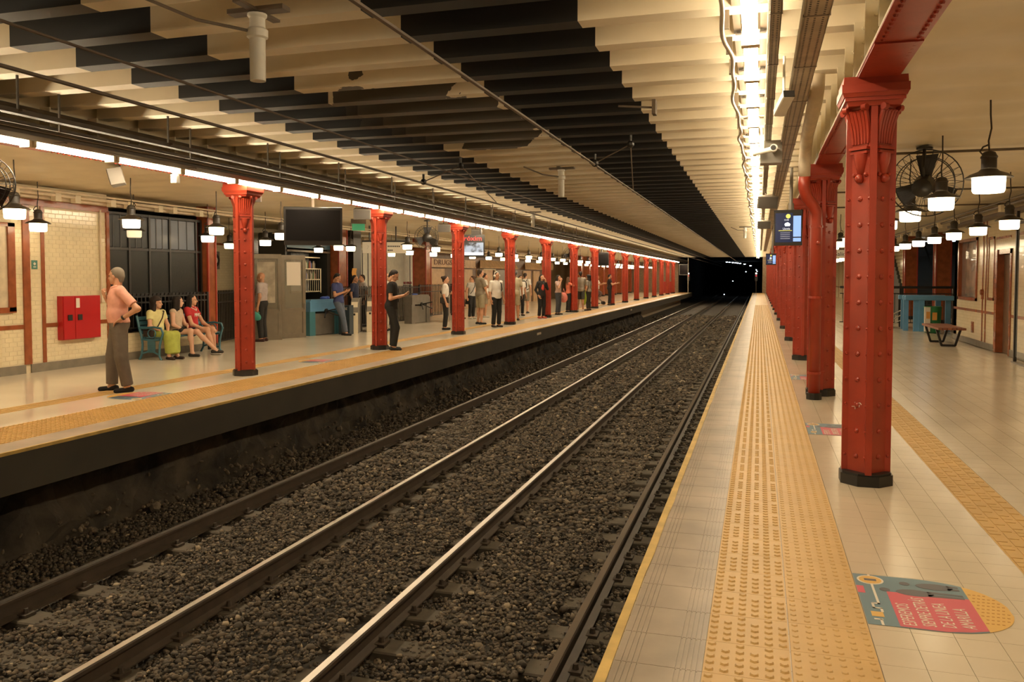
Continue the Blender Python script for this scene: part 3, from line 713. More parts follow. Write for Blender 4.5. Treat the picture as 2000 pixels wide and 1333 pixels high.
# back walls of the left concourse
q = MB(); q.box(-15.5, -15.2, 15.75, Y1, 0, 3.4); struct(q.build('wall_back_left', BRICKPAT))
q = MB()
for y in (17.0, 17.65, 20.3, 24.5, 25.3, 27.4, 29.6, 30.2): q.box(-15.21, -15.17, y, y + 0.06, 0, 2.75)
q.box(-15.21, -15.17, 17.0, 22.0, 2.55, 2.61)
struct(q.build('trim_back_left', BROWNT))
# ------------------------------------------------------------------ tunnel mouth
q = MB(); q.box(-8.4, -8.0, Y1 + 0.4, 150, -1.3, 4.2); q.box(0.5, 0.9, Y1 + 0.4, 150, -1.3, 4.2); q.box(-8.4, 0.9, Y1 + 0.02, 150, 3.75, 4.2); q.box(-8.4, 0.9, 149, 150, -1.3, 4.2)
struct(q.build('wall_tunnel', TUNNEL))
q = MB(); q.box(-15.5, -8.0, Y1, Y1 + 0.3, -0.4, 4.2); q.box(0.3, 9.5, Y1, Y1 + 0.3, -0.4, 4.2); struct(q.build('wall_tunnel_mouth', mat('end_wall', (0.30, 0.22, 0.14), 0.7, var=0.3)))
q = MB(); q.box(-15.5, 9.5, Y0 - 0.3, Y0, -1.3, 4.1); struct(q.build('wall_behind_camera', mat('end_wall2', (0.25, 0.20, 0.14), 0.7)))
LEDW = mat('tunnel_lamp', (1, 1, 1), 0.3, emit=(0.75, 0.88, 1.0), es=9.0)
for i, (x, z) in enumerate(((-4.43,3.70),(-4.05,3.66),(-3.62,3.62),(-3.25,3.58),(-2.95,3.55),(-2.6,3.5),(-2.0,3.40),(-1.2,3.17),(-0.42,2.6),(-0.3,2.4),(-1.82,2.34),(-3.62,1.02),(-4.78,-0.9))):
    m_ = 120 if i < 10 else 121
    q = MB(); q.ball((0,0,0), (0.16 if i < 8 else 0.07, 0.05, 0.05), 8, 4); q.box(-0.05, 0.05, 0.04, 0.07, -0.05, 0.05)
    tag(q.build('tunnel_lamp', LEDW, None, loc=(x, m_, z)), 'small white lamp shining in the dark tunnel', 'lamp', 'lamps in the dark tunnel')
# ------------------------------------------------------------------ pendant lamps
def pendant_meshes():
    q = MB(); q.lathe([(0.0,0),(0.118,0),(0.128,0.02),(0.132,0.13),(0.132,0.132)], 20); gl = q.mesh('lamp_glass', LGLASS, smooth='auto')
    q2 = MB(); q2.v, q2.f, q2.m = list(q.v), list(q.f), list(q.m); gd = q2.mesh('lamp_glass_dim', LDIM, smooth='auto')
    q = MB(); q.lathe([(0.130,0.130),(0.190,0.126),(0.192,0.132),(0.15,0.160),(0.085,0.185),(0.065,0.205)], 20); sh = q.mesh('lamp_shade', DKMET, smooth='auto')
    q = MB(); q.lathe([(0.062,0.20),(0.062,0.32),(0.05,0.35),(0.02,0.365),(0.0,0.366)], 14); q.lathe([(0.066,0.30),(0.070,0.31),(0.066,0.32)], 14); nk = q.mesh('lamp_neck', DKMET, smooth='auto')
    def cord(H):
        q = MB(); q.tube([(0,0,0.36),(0.008,0.0,0.45),(-0.012,0.004,0.56),(-0.004,0,0.68),(0.0,0,H)], 0.008, 5); q.tube([(0.05,0,0.33),(0.075,0,0.36),(0.05,0,0.40),(0.0,0,0.42)], 0.008, 5); return q.mesh('lamp_cord', DKMET)
    return gl, gd, sh, nk, cord(0.87)
PG, PGD, PS, PN, PC = pendant_meshes()
LW = mat('lamp_white_metal', (0.65, 0.6, 0.5), 0.4)
def pendant(x, y, label, group, dim=False, z=2.355):
    e = empty('pendant_lamp', (x, y, z), random.uniform(0, 6), label, 'lamp', group)
    link('lamp_glass', PGD if dim else PG, e); link('lamp_shade', PS, e); link('lamp_neck', PN, e); link('lamp_cord', PC, e)
gR, gL = 'pendant lamps over the right platform', 'pendant lamps over the left platform'
labA = ['largest lit pendant lamp, upper right of the picture', 'lit pendant lamp hanging right of the big fan', 'lit pendant lamp hanging low before the big fan, beside the column']
for k in range(-4, 34):
    y = 8.1 + 1.95 * k
    pendant(1.91, y, labA[k] if 0 <= k < 3 else ('pendant lamp of the inner right row, behind the frame' if k < 0 else 'small far pendant lamp of the inner row, right platform'), gR)
labB = ['lit pendant lamp nearest the right picture edge, before the glass screen', 'second lit pendant from the right edge, before the tiled wall', 'third lit pendant from the right edge, above the poster recess', 'fourth lit pendant from the right edge, left of the poster recess', 'fifth lit pendant from the right edge, before the dark stairs', 'sixth lit pendant from the right edge, before the red pillar', 'seventh lit pendant from the right edge, beside the big column']
for k in range(-7, 28):
    y = 13.72 + 1.80 * k
    pendant(3.52, y, labB[k] if 0 <= k < 7 else ('pendant lamp of the outer right row, behind the frame' if k < 0 else 'small far pendant lamp of the outer row, right platform'), gR, z=2.32)
lab1 = ['lit pendant lamp at the left picture edge, below the fan', 'lit pendant lamp above and right of the man in pink', 'lit pendant lamp just left of the column by the bench', 'lit pendant lamp half hidden behind the left side of the black television']
for k in range(-4, 34):
    y = 8.57 + 2.12 * k
    if k in (4, 5): continue
    pendant(-9.5, y, lab1[k] if 0 <= k < 4 else ('pendant lamp of the inner left row, outside the frame' if k < 0 else 'small far pendant lamp of the inner row, left platform'), gL, z=2.39)
lab2 = ['lit pendant lamp before the brick wall over the red hose cabinet', 'dim pendant lamp just below another, before the stair screen', 'lit pendant lamp before the dark red pillar', 'lit pendant lamp left of the black television', 'lit pendant lamp below the black television, nearer its middle', 'lit pendant lamp below the right corner of the black television']
ys2 = [10.68, 12.84, 15.0, 17.15, 20.72, 21.44] + [23.5 + 2.12 * k for k in range(27)] + [8.5, 6.4, 4.2, 2.1, 0.0]
for k, y in enumerate(ys2):
    pendant(-11.35, y, lab2[k] if k < 6 else ('small far pendant lamp of the outer row, left platform' if y > 20 else 'pendant lamp of the outer left row, outside the frame'), gL, dim=(k == 1), z=2.365)

for y_, lb in ((18.6, 'added fill lamp deep in the left concourse before the tiled back wall'), (22.3, 'added fill lamp deep in the left concourse above the drinks kiosk'), (27.5, 'added fill lamp deep in the left concourse before the grey partition')): pendant(-13.4 if y_ < 20 else -12.9, y_, lb, gL, z=2.365)  # lamps added to brighten the dim back of the left concourse
# ------------------------------------------------------------------ services over the right platform edge
q = MB(); q.box(0.05, 0.125, -4, 17, 3.44, 3.52)
e = empty('cable_tray', (0, 0, 3.44), 0, 'narrow perforated cable tray right of the light row', 'cable tray', 'cable trays over the right edge'); 
def tray(e, x0, x1, z, y0, y1, holes, step=0.045):
    q = MB(); q.box(x0, x1, y0, y1, 0, 0.006); q.box(x0 - 0.004, x0 + 0.004, y0, y1, 0, 0.07); q.box(x1 - 0.004, x1 + 0.004, y0, y1, 0, 0.07); q.build('trough', TRAYM, e)
    h = MB()
    for i in range(int((min(y1, 20) - 3.5) / step)):
        for hx in holes: h.box(hx - 0.007, hx + 0.007, 3.5 + i * step, 3.5 + i * step + step * 0.45, -0.0012, 0.0004)
    o = h.build('slots', BLACK, e); o['kind'] = 'stuff'
    c = MB(); c.box(x0 - 0.01, x1 + 0.01, 0, 0.02, -0.004, 0.075); cm_ = c.mesh('joint_strap', GREYM)
    for i in range(int((y1 - y0) / 1.43)): link('joint_strap', cm_, e, (0, y0 + i * 1.43, 0))
tray(e, 0.055, 0.125, 3.44, -4, 60, (0.075, 0.105))
q = MB(); q.cyl((0.042, -4, 0.03), (0.042, 60, 0.03), 0.010, n=6); q.build('edge_conduit', WHITEP, e)
e = empty('cable_tray', (0, 0, 3.40), 0, 'broad perforated cable tray between the light row and girder', 'cable tray', 'cable trays over the right edge')
tray(e, 0.275, 0.435, 3.40, -4, 60, (0.30, 0.345, 0.40))
q = MB(); q.cyl((0.262, -4, 0.02), (0.262, 60, 0.02), 0.012, n=6); q.build('edge_conduit', WHITEP, e)
# hangers for the batten row
q = MB()
q.box(-0.21, 0.03, -0.03, 0.03, 0.0, 0.008); 
for x in (-0.19, 0.02): q.cyl((x, 0, 0.0), (x, 0, 0.11), 0.006, n=5)
hg = q.mesh('hanger', BROWNM)
q = MB(); q.box(-0.245, 0.065, -4, 84, 3.605, 3.612); 
e = empty('batten_channel', (-0.09, 0, 3.605), 0, 'perforated steel channel behind the right light row', 'channel')
q = MB(); q.box(-0.13, -0.075, -4, 84.5, 0, 0.02); q.box(0.075, 0.13, -4, 84.5, 0, 0.02); q.build('channel_strip', BROWNM, e)
for k in range(66):
    y = 3.2 + 1.25 * k
    if y < 84: o = link('hanger_bracket', hg, e, (0.09 - 0.0, y + 0.02, -0.02))
# wavy white conduit left of the lights
pts = [(-0.26 - 0.02 * math.sin(y * 2.3) - 0.012 * math.sin(y * 5.1), y, 3.45 + 0.02 * math.sin(y * 1.7)) for y in np.arange(-2, 84, 0.18)]
q = MB(); q.tube(pts, 0.017, 7); e = empty('wavy_conduit', (0, 0, 0), 0, 'wavy white cable conduit hung left of the right light row', 'conduit'); q.build('conduit', WHITEP, e, smooth=True)
q = MB()
for y in np.arange(3.5, 60, 0.7143): q.box(-0.285, -0.235, y, y + 0.02, 3.46, 3.60); 
q.build('clips', BROWNM, e)['kind'] = 'stuff'
# drain pipe: comes along under the ribs, bends down the second column
e = empty('drain_pipe', (0.71, 11.58, 0), 0, 'fat pipe bending from cream overhead to red down the second column', 'pipe')
up = [(-0.19, -2.95, 3.62), (-0.19, -2.9, 3.48), (-0.19, -2.7, 3.40), (-0.185, -2.2, 3.37), (-0.17, -0.9, 3.34), (-0.165, -0.45, 3.24), (-0.165, -0.25, 3.08), (-0.165, -0.22, 2.93)]
q = MB(); q.tube(up, 0.075, 12); q.build('upper_pipe', PINK, e, smooth=True)
dn = [(-0.165, -0.22, 2.94), (-0.165, -0.2, 2.78), (-0.13, -0.17, 2.66), (-0.05, -0.13, 2.56), (0.0, -0.1, 2.46), (0.0, -0.09, 2.30), (0.0, -0.09, 0.06)]
q = MB(); q.tube(dn, 0.075, 12); q.build('down_pipe', REDP, e, smooth=True)
for z in (0.35, 1.35, 2.28): q = MB(); q.cyl((0, -0.09, z - 0.015), (0, -0.09, z + 0.015), 0.083, n=12); q.bar((0.0, -0.02, z), (0.14, 0.05, z), 0.02, 0.02); q.build('pipe_clamp', REDP, e)
q = MB(); q.ball((0.02, -0.165, 2.06), 0.03, 8, 5); q.build('pipe_plug', REDP, e)
q = MB(); q.cyl((0, -0.09, 0), (0, -0.09, 0.085), 0.10, n=10); q.build('foot', BLACKB, e)
# floodlight, camera, loudspeakers above the right edge
e = empty('floodlight', (0.19, 7.75, 3.16), 0.25, 'small white slanted floodlight hanging between the right cable trays', 'floodlight')
q = MB(); q.obox((0, 0, 0), (0.05, 0.16, 0.035), rotm(ax=-0.35)); q.build('housing', WHITEP, e, bevel=0.008)
q = MB(); q.obox((0, -0.158, 0.055), (0.048, 0.004, 0.03), rotm(ax=-0.35)); q.build('grille', BLACK, e)
q = MB(); q.cyl((0, 0, 0.03), (0, 0.0, 0.42), 0.012); q.build('stem', WHITEP, e)
e = empty('security_camera', (0.07, 11.45, 3.26), 0, 'white bullet camera on a bracket beside a grey box, right lights', 'camera')
q = MB(); q.cyl((-0.17, -0.1, -0.02), (0.08, -0.14, 0.03), 0.028, 0.036, 12); q.build('arm', WHITEP, e, smooth='auto')
q = MB(); q.cyl((0.09, -0.20, 0.04), (0.09, 0.02, 0.05), 0.048, 0.044, 14); q.build('camera_body', WHITEP, e, smooth='auto')
q = MB(); q.cyl((0.085, -0.204, 0.04), (0.085, -0.2, 0.04), 0.034, n=14); q.build('lens', BLACK, e)
q = MB(); q.box(-0.09, -0.03, -0.06, 0.04, 0.0, 0.2); q.cyl((-0.06, 0, 0.2), (-0.06, 0, 0.62), 0.015); q.build('bracket', WHITEP, e)
q = MB(); q.box(-0.06, 0.22, 0.08, 0.34, 0.04, 0.34)
e2 = q.build('junction_box', GREYM, None, loc=(0.05, 11.45, 3.1)); tag(e2, 'grey metal junction box behind the bullet camera', 'box')
def speaker(x, y, z, rz, label, s=1.0, group='loudspeakers'):
    e = empty('loudspeaker', (x, y, z), rz, label, 'loudspeaker', group)
    q = MB(); q.prism([(-0.20*s, -0.09*s), (0.20*s, -0.09*s), (0.15*s, 0.10*s), (-0.15*s, 0.10*s)], -0.12*s, 0.12*s); q.xf(rotm(ax=0.25)); q.build('cabinet', mat('speaker_grey', (0.16, 0.14, 0.11), 0.5), e, bevel=0.006)
    q = MB(); q.box(-0.18*s, 0.18*s, -0.096*s, -0.09*s, -0.105*s, 0.105*s); q.xf(rotm(ax=0.25)); q.build('grille', mat('speaker_grille', (0.06, 0.052, 0.042), 0.6, bump=0.3, bs=160), e)
    q = MB(); q.bar((0, 0.05*s, 0.05), (0, 0.05*s, 0.3), 0.02, 0.02); q.build('bracket', BROWNM, e)
speaker(0.13, 18.4, 3.22, 0.3, 'grey loudspeaker tilted down beside the right light row', 1.1)
speaker(0.10, 26.0, 3.2, 0.2, 'smaller grey loudspeaker farther along the right light row', 1.0)
speaker(-8.55, 9.35, 3.0, -0.9, 'grey folded loudspeaker hanging under the left battens', 0.95)
speaker(-8.35, 16.3, 3.0, 0.5, 'grey loudspeaker beside the right end of the black television', 0.95)
speaker(-8.35, 12.2, 3.02, 0.6, 'grey loudspeaker against the capital of the column by the bench', 0.9)
speaker(-8.4, 21.3, 2.98, 0.5, 'grey loudspeaker under the left battens above the far fan', 0.9)
speaker(-8.4, 24.0, 2.98, 0.6, 'grey loudspeaker right of the third left column top', 0.9)
# ------------------------------------------------------------------ screens above the right platform
SCRN = mat('screen_dark', (0.008, 0.010, 0.018), 0.2, emit=(0.03, 0.05, 0.13), es=0.45)
SCRB = mat('screen_blue', (0.1, 0.2, 0.5), 0.2, emit=(0.36, 0.55, 1.0), es=0.9)
SCRW = mat('screen_white', (0.5, 0.5, 0.5), 0.2, emit=(0.85, 0.9, 1.0), es=1.0)
SCRY = mat('screen_yellow', (0.5, 0.5, 0.1), 0.2, emit=(0.75, 0.72, 0.18), es=0.8)
def info_screen(x, y, z, wd, ht, rz, label):
    e = empty('information_screen', (x, y, z), rz, label, 'screen', 'information screens on the right platform')
    q = MB(); q.box(-wd/2, wd/2, 0, 0.09, -ht/2, ht/2); q.build('casing', BLACK, e, bevel=0.006)
    a, b = wd/2 - 0.05*wd, ht/2 - 0.09*ht
    q = MB(); q.box(-a, a*0.35, -0.004, 0, -b, b); q.build('dark_panel', SCRN, e)
    q = MB(); q.box(a*0.40, a, -0.004, 0, -b*0.62, b*0.80); q.box(a*0.40, a, -0.004, 0, -b*0.95, -b*0.70); q.build('blue_panel', SCRB, e)
    q = MB(); q.cyl((0, -0.006, b*0.78), (0, -0.004, b*0.78), 0.085*wd, n=14); q.box(-a*0.75, a*0.3, -0.006, -0.004, -b*0.22, -b*0.18); q.build('yellow_graphics', SCRY, e)
    q = MB()
    for cx, cz, rr in ((-0.02, 0.22, 0.06), (0.03, 0.24, 0.07), (0.08, 0.21, 0.05)): q.cyl((cx*wd - 0.05*wd, -0.006, cz*b), (cx*wd - 0.05*wd, -0.004, cz*b), rr*wd, n=10)
    q.box(-0.11*wd, 0.06*wd, -0.006, -0.004, b*0.10, b*0.20)
    q.build('cloud_icon', SCRW, e)
    text('lettering', '13:45', 0.06*ht, (-0.06*wd, -0.006, b*0.52), (math.pi/2, 0, 0), SCRW, e, 0.001)
    text('lettering', 'Lluvia', 0.085*ht, (-0.06*wd, -0.006, b*0.0 - 0.03*ht), (math.pi/2, 0, 0), SCRW, e, 0.001)
    q = MB()
    for k in range(4): q.box(-a*0.6, a*0.15, -0.006, -0.004, -b*(0.38 + 0.13*k), -b*(0.33 + 0.13*k))
    q.build('text_lines', mat('screen_grey', (0.2,0.2,0.2), 0.3, emit=(0.3,0.34,0.5), es=0.5), e)
    q = MB(); q.cyl((0.05, 0.05, ht/2), (0.05, 0.05, 3.975 - z), 0.03); q.cyl((0.05, 0.05, ht/2), (0.05, 0.05, ht/2 + 0.12), 0.05); q.build('hanger_pole', GREYM, e)
info_screen(0.50, 16.05, 2.53, 0.50, 0.66, 0.0, 'lit information screen with blue panel hanging by the right columns')
info_screen(0.40, 31.4, 2.26, 0.36, 0.42, 0.0, 'smaller lit information screen farther along the right columns')
# ------------------------------------------------------------------ fans
def fan(x, y, z, r, rz, tilt, label):
    e = empty('caged_fan', (x, y, z), rz, label, 'fan', 'industrial fans')
    R = rotm(ax=tilt)
    q = MB()
    for yy, rr in ((-0.10, r * 0.8), (0.0, r), (0.02, r), (0.12, r * 0.75)):
        q.tube([R @ np.array((rr * math.cos(t), yy, rr * math.sin(t))) for t in np.linspace(0, 2 * math.pi, 33)], 0.006, 5)
    for k in range(28):
        t = 2 * math.pi * k / 28; c, s = math.cos(t), math.sin(t)
        q.tube([R @ np.array(p) for p in ((0.08*c, -0.16, 0.08*s), (r*0.8*c, -0.10, r*0.8*s), (r*c, 0, r*s), (r*0.75*c, 0.12, r*0.75*s), (0.08*c, 0.16, 0.08*s))], 0.003, 4)
    q.build('cage', BLACK, e)
    q = MB(); q.cyl(R @ np.array((0, -0.34, 0)), R @ np.array((0, -0.10, 0)), 0.11, 0.125, 14); q.cyl(R @ np.array((0, -0.38, 0)), R @ np.array((0, -0.34, 0)), 0.06, 0.11, 14); q.build('motor', BLACK, e, smooth='auto')
    for k in range(3):
        q = MB(); M = rotm(ay=k * 2 * math.pi / 3); pl_ = []
        v = [(-0.05, 0.0, 0.08), (0.06, 0.03, 0.08), (0.14, 0.04, r*0.85), (-0.10, -0.02, r*0.85)]
        v += [(a, b + 0.006, c) for a, b, c in v]; q.add([R @ (M @ np.array(p)) for p in v], [(0,1,2,3),(7,6,5,4),(0,4,5,1),(1,5,6,2),(2,6,7,3),(3,7,4,0)]); q.build('blade', BLACK, e)
    q = MB(); q.tube([R @ np.array((0, -0.2, 0.1)), R @ np.array((0, -0.22, 0.22)), (0, -0.15, 3.15 - z)], 0.02, 6); q.cyl((0, -0.15, 3.13 - z), (0, -0.15, 3.15 - z), 0.09, n=10); q.build('ceiling_arm', BLACK, e)
fan(1.90, 10.9, 2.74, 0.40, -0.3, 0.25, 'big black caged fan under the right platform ceiling')
fan(-8.15, 6.95, 2.64, 0.32, 0.6, 0.1, 'black caged fan cut off by the left picture edge')
fan(-8.75, 20.9, 2.70, 0.33, 0.5, 0.1, 'black caged fan left of the third column, left platform')
fan(-8.7, 38.5, 2.72, 0.33, 0.5, 0.1, 'small far black caged fan between the left columns')
# ------------------------------------------------------------------ services over the left platform edge
SOOTM = mat('sooty_metal', (0.075, 0.056, 0.036), 0.5, var=0.4, vs=4)
def run(name, label, shape, y0, y1, m, hang=None):
    e = empty(name, (0, 0, 0), 0, label, 'pipe', 'service runs over the left edge')
    q = MB(); shape(q); q.build('run', m, e)
    if hang:
        hm = MB(); hm.box(hang[0] - 0.009, hang[0] + 0.009, -0.009, 0.009, hang[1], 3.60)
        hm.box(hang[0] - 0.08, hang[0] + 0.08, -0.02, 0.02, hang[1] - 0.02, hang[1]); me = hm.mesh('hanger_rod', SOOTM)
        for k in range(14): link('hanger_rod', me, e, (0, 6.38 + hang[2] * 1.5876 + k * 2.1429, 0))
    return e
run('steel_channel', 'upper steel channel running above the left light row', lambda q: (q.box(-7.02, -6.97, Y0, Y1, 3.225, 3.265), q.box(-7.06, -6.97, Y0, Y1, 3.22, 3.226)), Y0, Y1, SOOTM, (-7.0, 3.26, 0))
run('cable_trough', 'dusty brown cable trough behind the steel channel, left side', lambda q: (q.box(-7.45, -7.18, Y0, Y1, 3.075, 3.085), q.box(-7.19, -7.17, Y0, Y1, 3.075, 3.135), q.box(-7.46, -7.44, Y0, Y1, 3.075, 3.135)), Y0, Y1, SOOTM, (-7.3, 3.085, 0.5))
run('service_pipe', 'round brown service pipe just above the left light row', lambda q: q.cyl((-8.0, Y0, 3.20), (-8.0, Y1, 3.20), 0.035, n=10), Y0, Y1, SOOTM, None)
run('service_pipe', 'thin dark pipe below the upper steel channel, left side', lambda q: q.cyl((-7.12, Y0, 3.13), (-7.12, Y1, 3.13), 0.022, n=8), Y0, Y1, SOOTM, None)
run('service_pipe', 'dark pipe lying against the left girder web', lambda q: q.cyl((-7.80, Y0, 3.45), (-7.80, Y1, 3.45), 0.06, n=8), Y0, Y1, SOOTM, None)
run('cable_trunking', 'dark trunking box directly above the left light row', lambda q: q.box(-8.07, -7.66, Y0, Y1, 3.27, 3.31), Y0, Y1, SOOTM, None)
run('cable_bundle', 'black sagging cable bundle above the left light row', lambda q: q.tube([(-7.33 + 0.02 * math.sin(y), y, 3.115 + 0.012 * math.sin(y * 2.1)) for y in np.arange(Y0, Y1, 0.5)], 0.035, 7), Y0, Y1, BLACK, None)
# small white sensor box under the left row
q = MB(); q.box(-0.05, 0.05, -0.04, 0.04, -0.06, 0.06); q.cyl((0, -0.041, 0), (0, -0.05, 0), 0.02, n=8); tag(q.build('sensor_box', WHITEP, None, loc=(-7.9, 9.75, 3.0), bevel=0.006), 'small cream sensor box under the second left batten', 'box')
# ------------------------------------------------------------------ overhead wires and their supports
def wire(x, z, label, r=0.011):
    q = MB(); q.cyl((x, -2, z), (x, 120, z), r, n=6); e = empty('overhead_wire', (0, 0, 0), 0, label, 'wire', 'overhead wires'); q.build('wire', WIRE, e); return e
wire(-2.07, 3.08, 'overhead contact wire above the near track', 0.016); wire(-5.03, 3.08, 'overhead contact wire above the far track', 0.016); wire(-4.78, 3.30, 'second thin overhead wire above the far track', 0.012)
def insulator(x, y, ztop, L, label, big=True):
    e = empty('hanging_insulator', (x, y, ztop), 0, label, 'insulator', 'white hanging insulators')
    q = MB(); q.lathe([(0.0, -L), (0.056, -L), (0.058, -L * 0.42)], 14); q.lathe([(0.058, -L*0.42), (0.076, -L*0.40), (0.076, -L*0.30), (0.058, -L*0.27)], 14); q.lathe([(0.058, -L*0.27), (0.056, -L*0.14), (0.07, -L*0.11), (0.07, -L*0.08), (0.02, -L*0.06), (0.02, 0)], 14); q.build('insulator_body', WHITEP, e, smooth='auto')
    q = MB(); q.box(-0.22, 0.24, -0.05, 0.05, -0.035, 0.0); q.box(-0.03, 0.03, -0.25, 0.25, -0.03, -0.01); q.build('mounting_plate', BROWNM, e)
    q = MB(); q.ball((0, 0, -L * 0.35), (0.066, 0.066, 0.03), 10, 5); q.tube([(0.0, 0, -L * 0.33), (-0.25, -0.35, -0.16), (-0.5, -0.7, -0.06)], 0.012, 5); q.build('clamp', BROWNM, e)
insulator(-3.50, 5.22, 3.56, 0.52, 'big cream hanging insulator at the upper left ceiling')
insulator(-3.42, 14.4, 3.58, 0.53, 'cream hanging insulator in the middle of the ceiling')
insulator(-6.47, 23.6, 3.56, 0.45, 'small cream insulator above the left light row')
insulator(-0.55, 33.0, 3.56, 0.45, 'small far insulator left of the right light row')
def spanwire(pts, label):
    e = empty('span_wire', (0, 0, 0), 0, label, 'wire', 'span wires')
    q = MB(); q.tube(pts, 0.009, 5); q.build('wire', WIRE, e)
    q = MB()
    for p_ in pts[:2]: q.ball(p_, (0.05, 0.05, 0.05), 7, 5); q.cyl(p_, (p_[0], p_[1], p_[2] + 0.12), 0.014, 0.02, 6)
    q.build('wire_insulator', BLACK, e)
spanwire([(-2.07, 10.6, 3.10), (-1.62, 10.7, 3.34), (-2.07, 14.0, 3.10)], 'bent dark span wire with insulators over the near track')
spanwire([(-5.03, 11.9, 3.10), (-4.45, 12.0, 3.34), (-5.03, 15.6, 3.10)], 'bent dark span wire with insulators over the far track')
# short ceiling bracket in the lit part
q = MB(); q.bar((-1.55, 9.3, 3.55), (-1.15, 9.35, 3.52), 0.02, 0.02); q.box(-1.17, -1.13, 9.28, 9.42, 3.44, 3.60); tag(q.build('ceiling_bracket', BROWNM), 'small dark bracket on the ceiling right of the black strip', 'bracket')
# conduits under the right platform ceiling and along the wall top
for y, lab in ((10.9, 'thin dark pipe across the ceiling above the big fan'), (15.6, 'second thin dark pipe across the ceiling behind the big fan'), (19.0, 'third dark pipe across the right platform ceiling')):
    q = MB(); q.cyl((1.0, y, 3.11), (4.88, y, 3.11), 0.016, n=6); tag(q.build('ceiling_pipe', BROWNM), lab, 'pipe', 'pipes across the right platform ceiling')
e = empty('wall_cable_duct', (0, 0, 0), 0, 'dusty cable duct with white boxes along the right wall top', 'duct')
q = MB(); q.box(4.62, 4.86, Y0, 23.5, 2.86, 2.92); q.cyl((4.45, Y0, 2.98), (4.45, 36, 2.98), 0.03, n=8); q.cyl((4.30, Y0, 3.02), (4.30, 36, 3.02), 0.02, n=8); q.build('duct', BROWNM, e)
q = MB(); q.box(-0.05, 0.05, -0.09, 0.09, 0, 0.13); me = q.mesh('junction_box', CREAM)
for k in range(14): link('junction_box', me, e, (4.42, 8.2 + 1.9 * k, 2.86))
e = empty('wall_cable_duct', (0, 0, 0), 0, 'cream cable duct with white boxes along the left wall top', 'duct')
q = MB(); q.box(-11.70, -11.52, Y0, 15.6, 2.93, 2.98); q.cyl((-11.40, Y0, 3.0), (-11.40, 30, 3.0), 0.03, n=8); q.cyl((-11.3, Y0, 3.05), (-11.3, 30, 3.05), 0.018, n=8); q.build('duct', PINK, e)
q = MB(); q.box(-0.05, 0.05, -0.06, 0.06, 0, 0.13); me = q.mesh('junction_box_left', CREAM)
for k in range(10): link('junction_box', me, e, (-11.42, 10.3 + 0.62 * k + (0.2 if k % 2 else 0), 2.9))
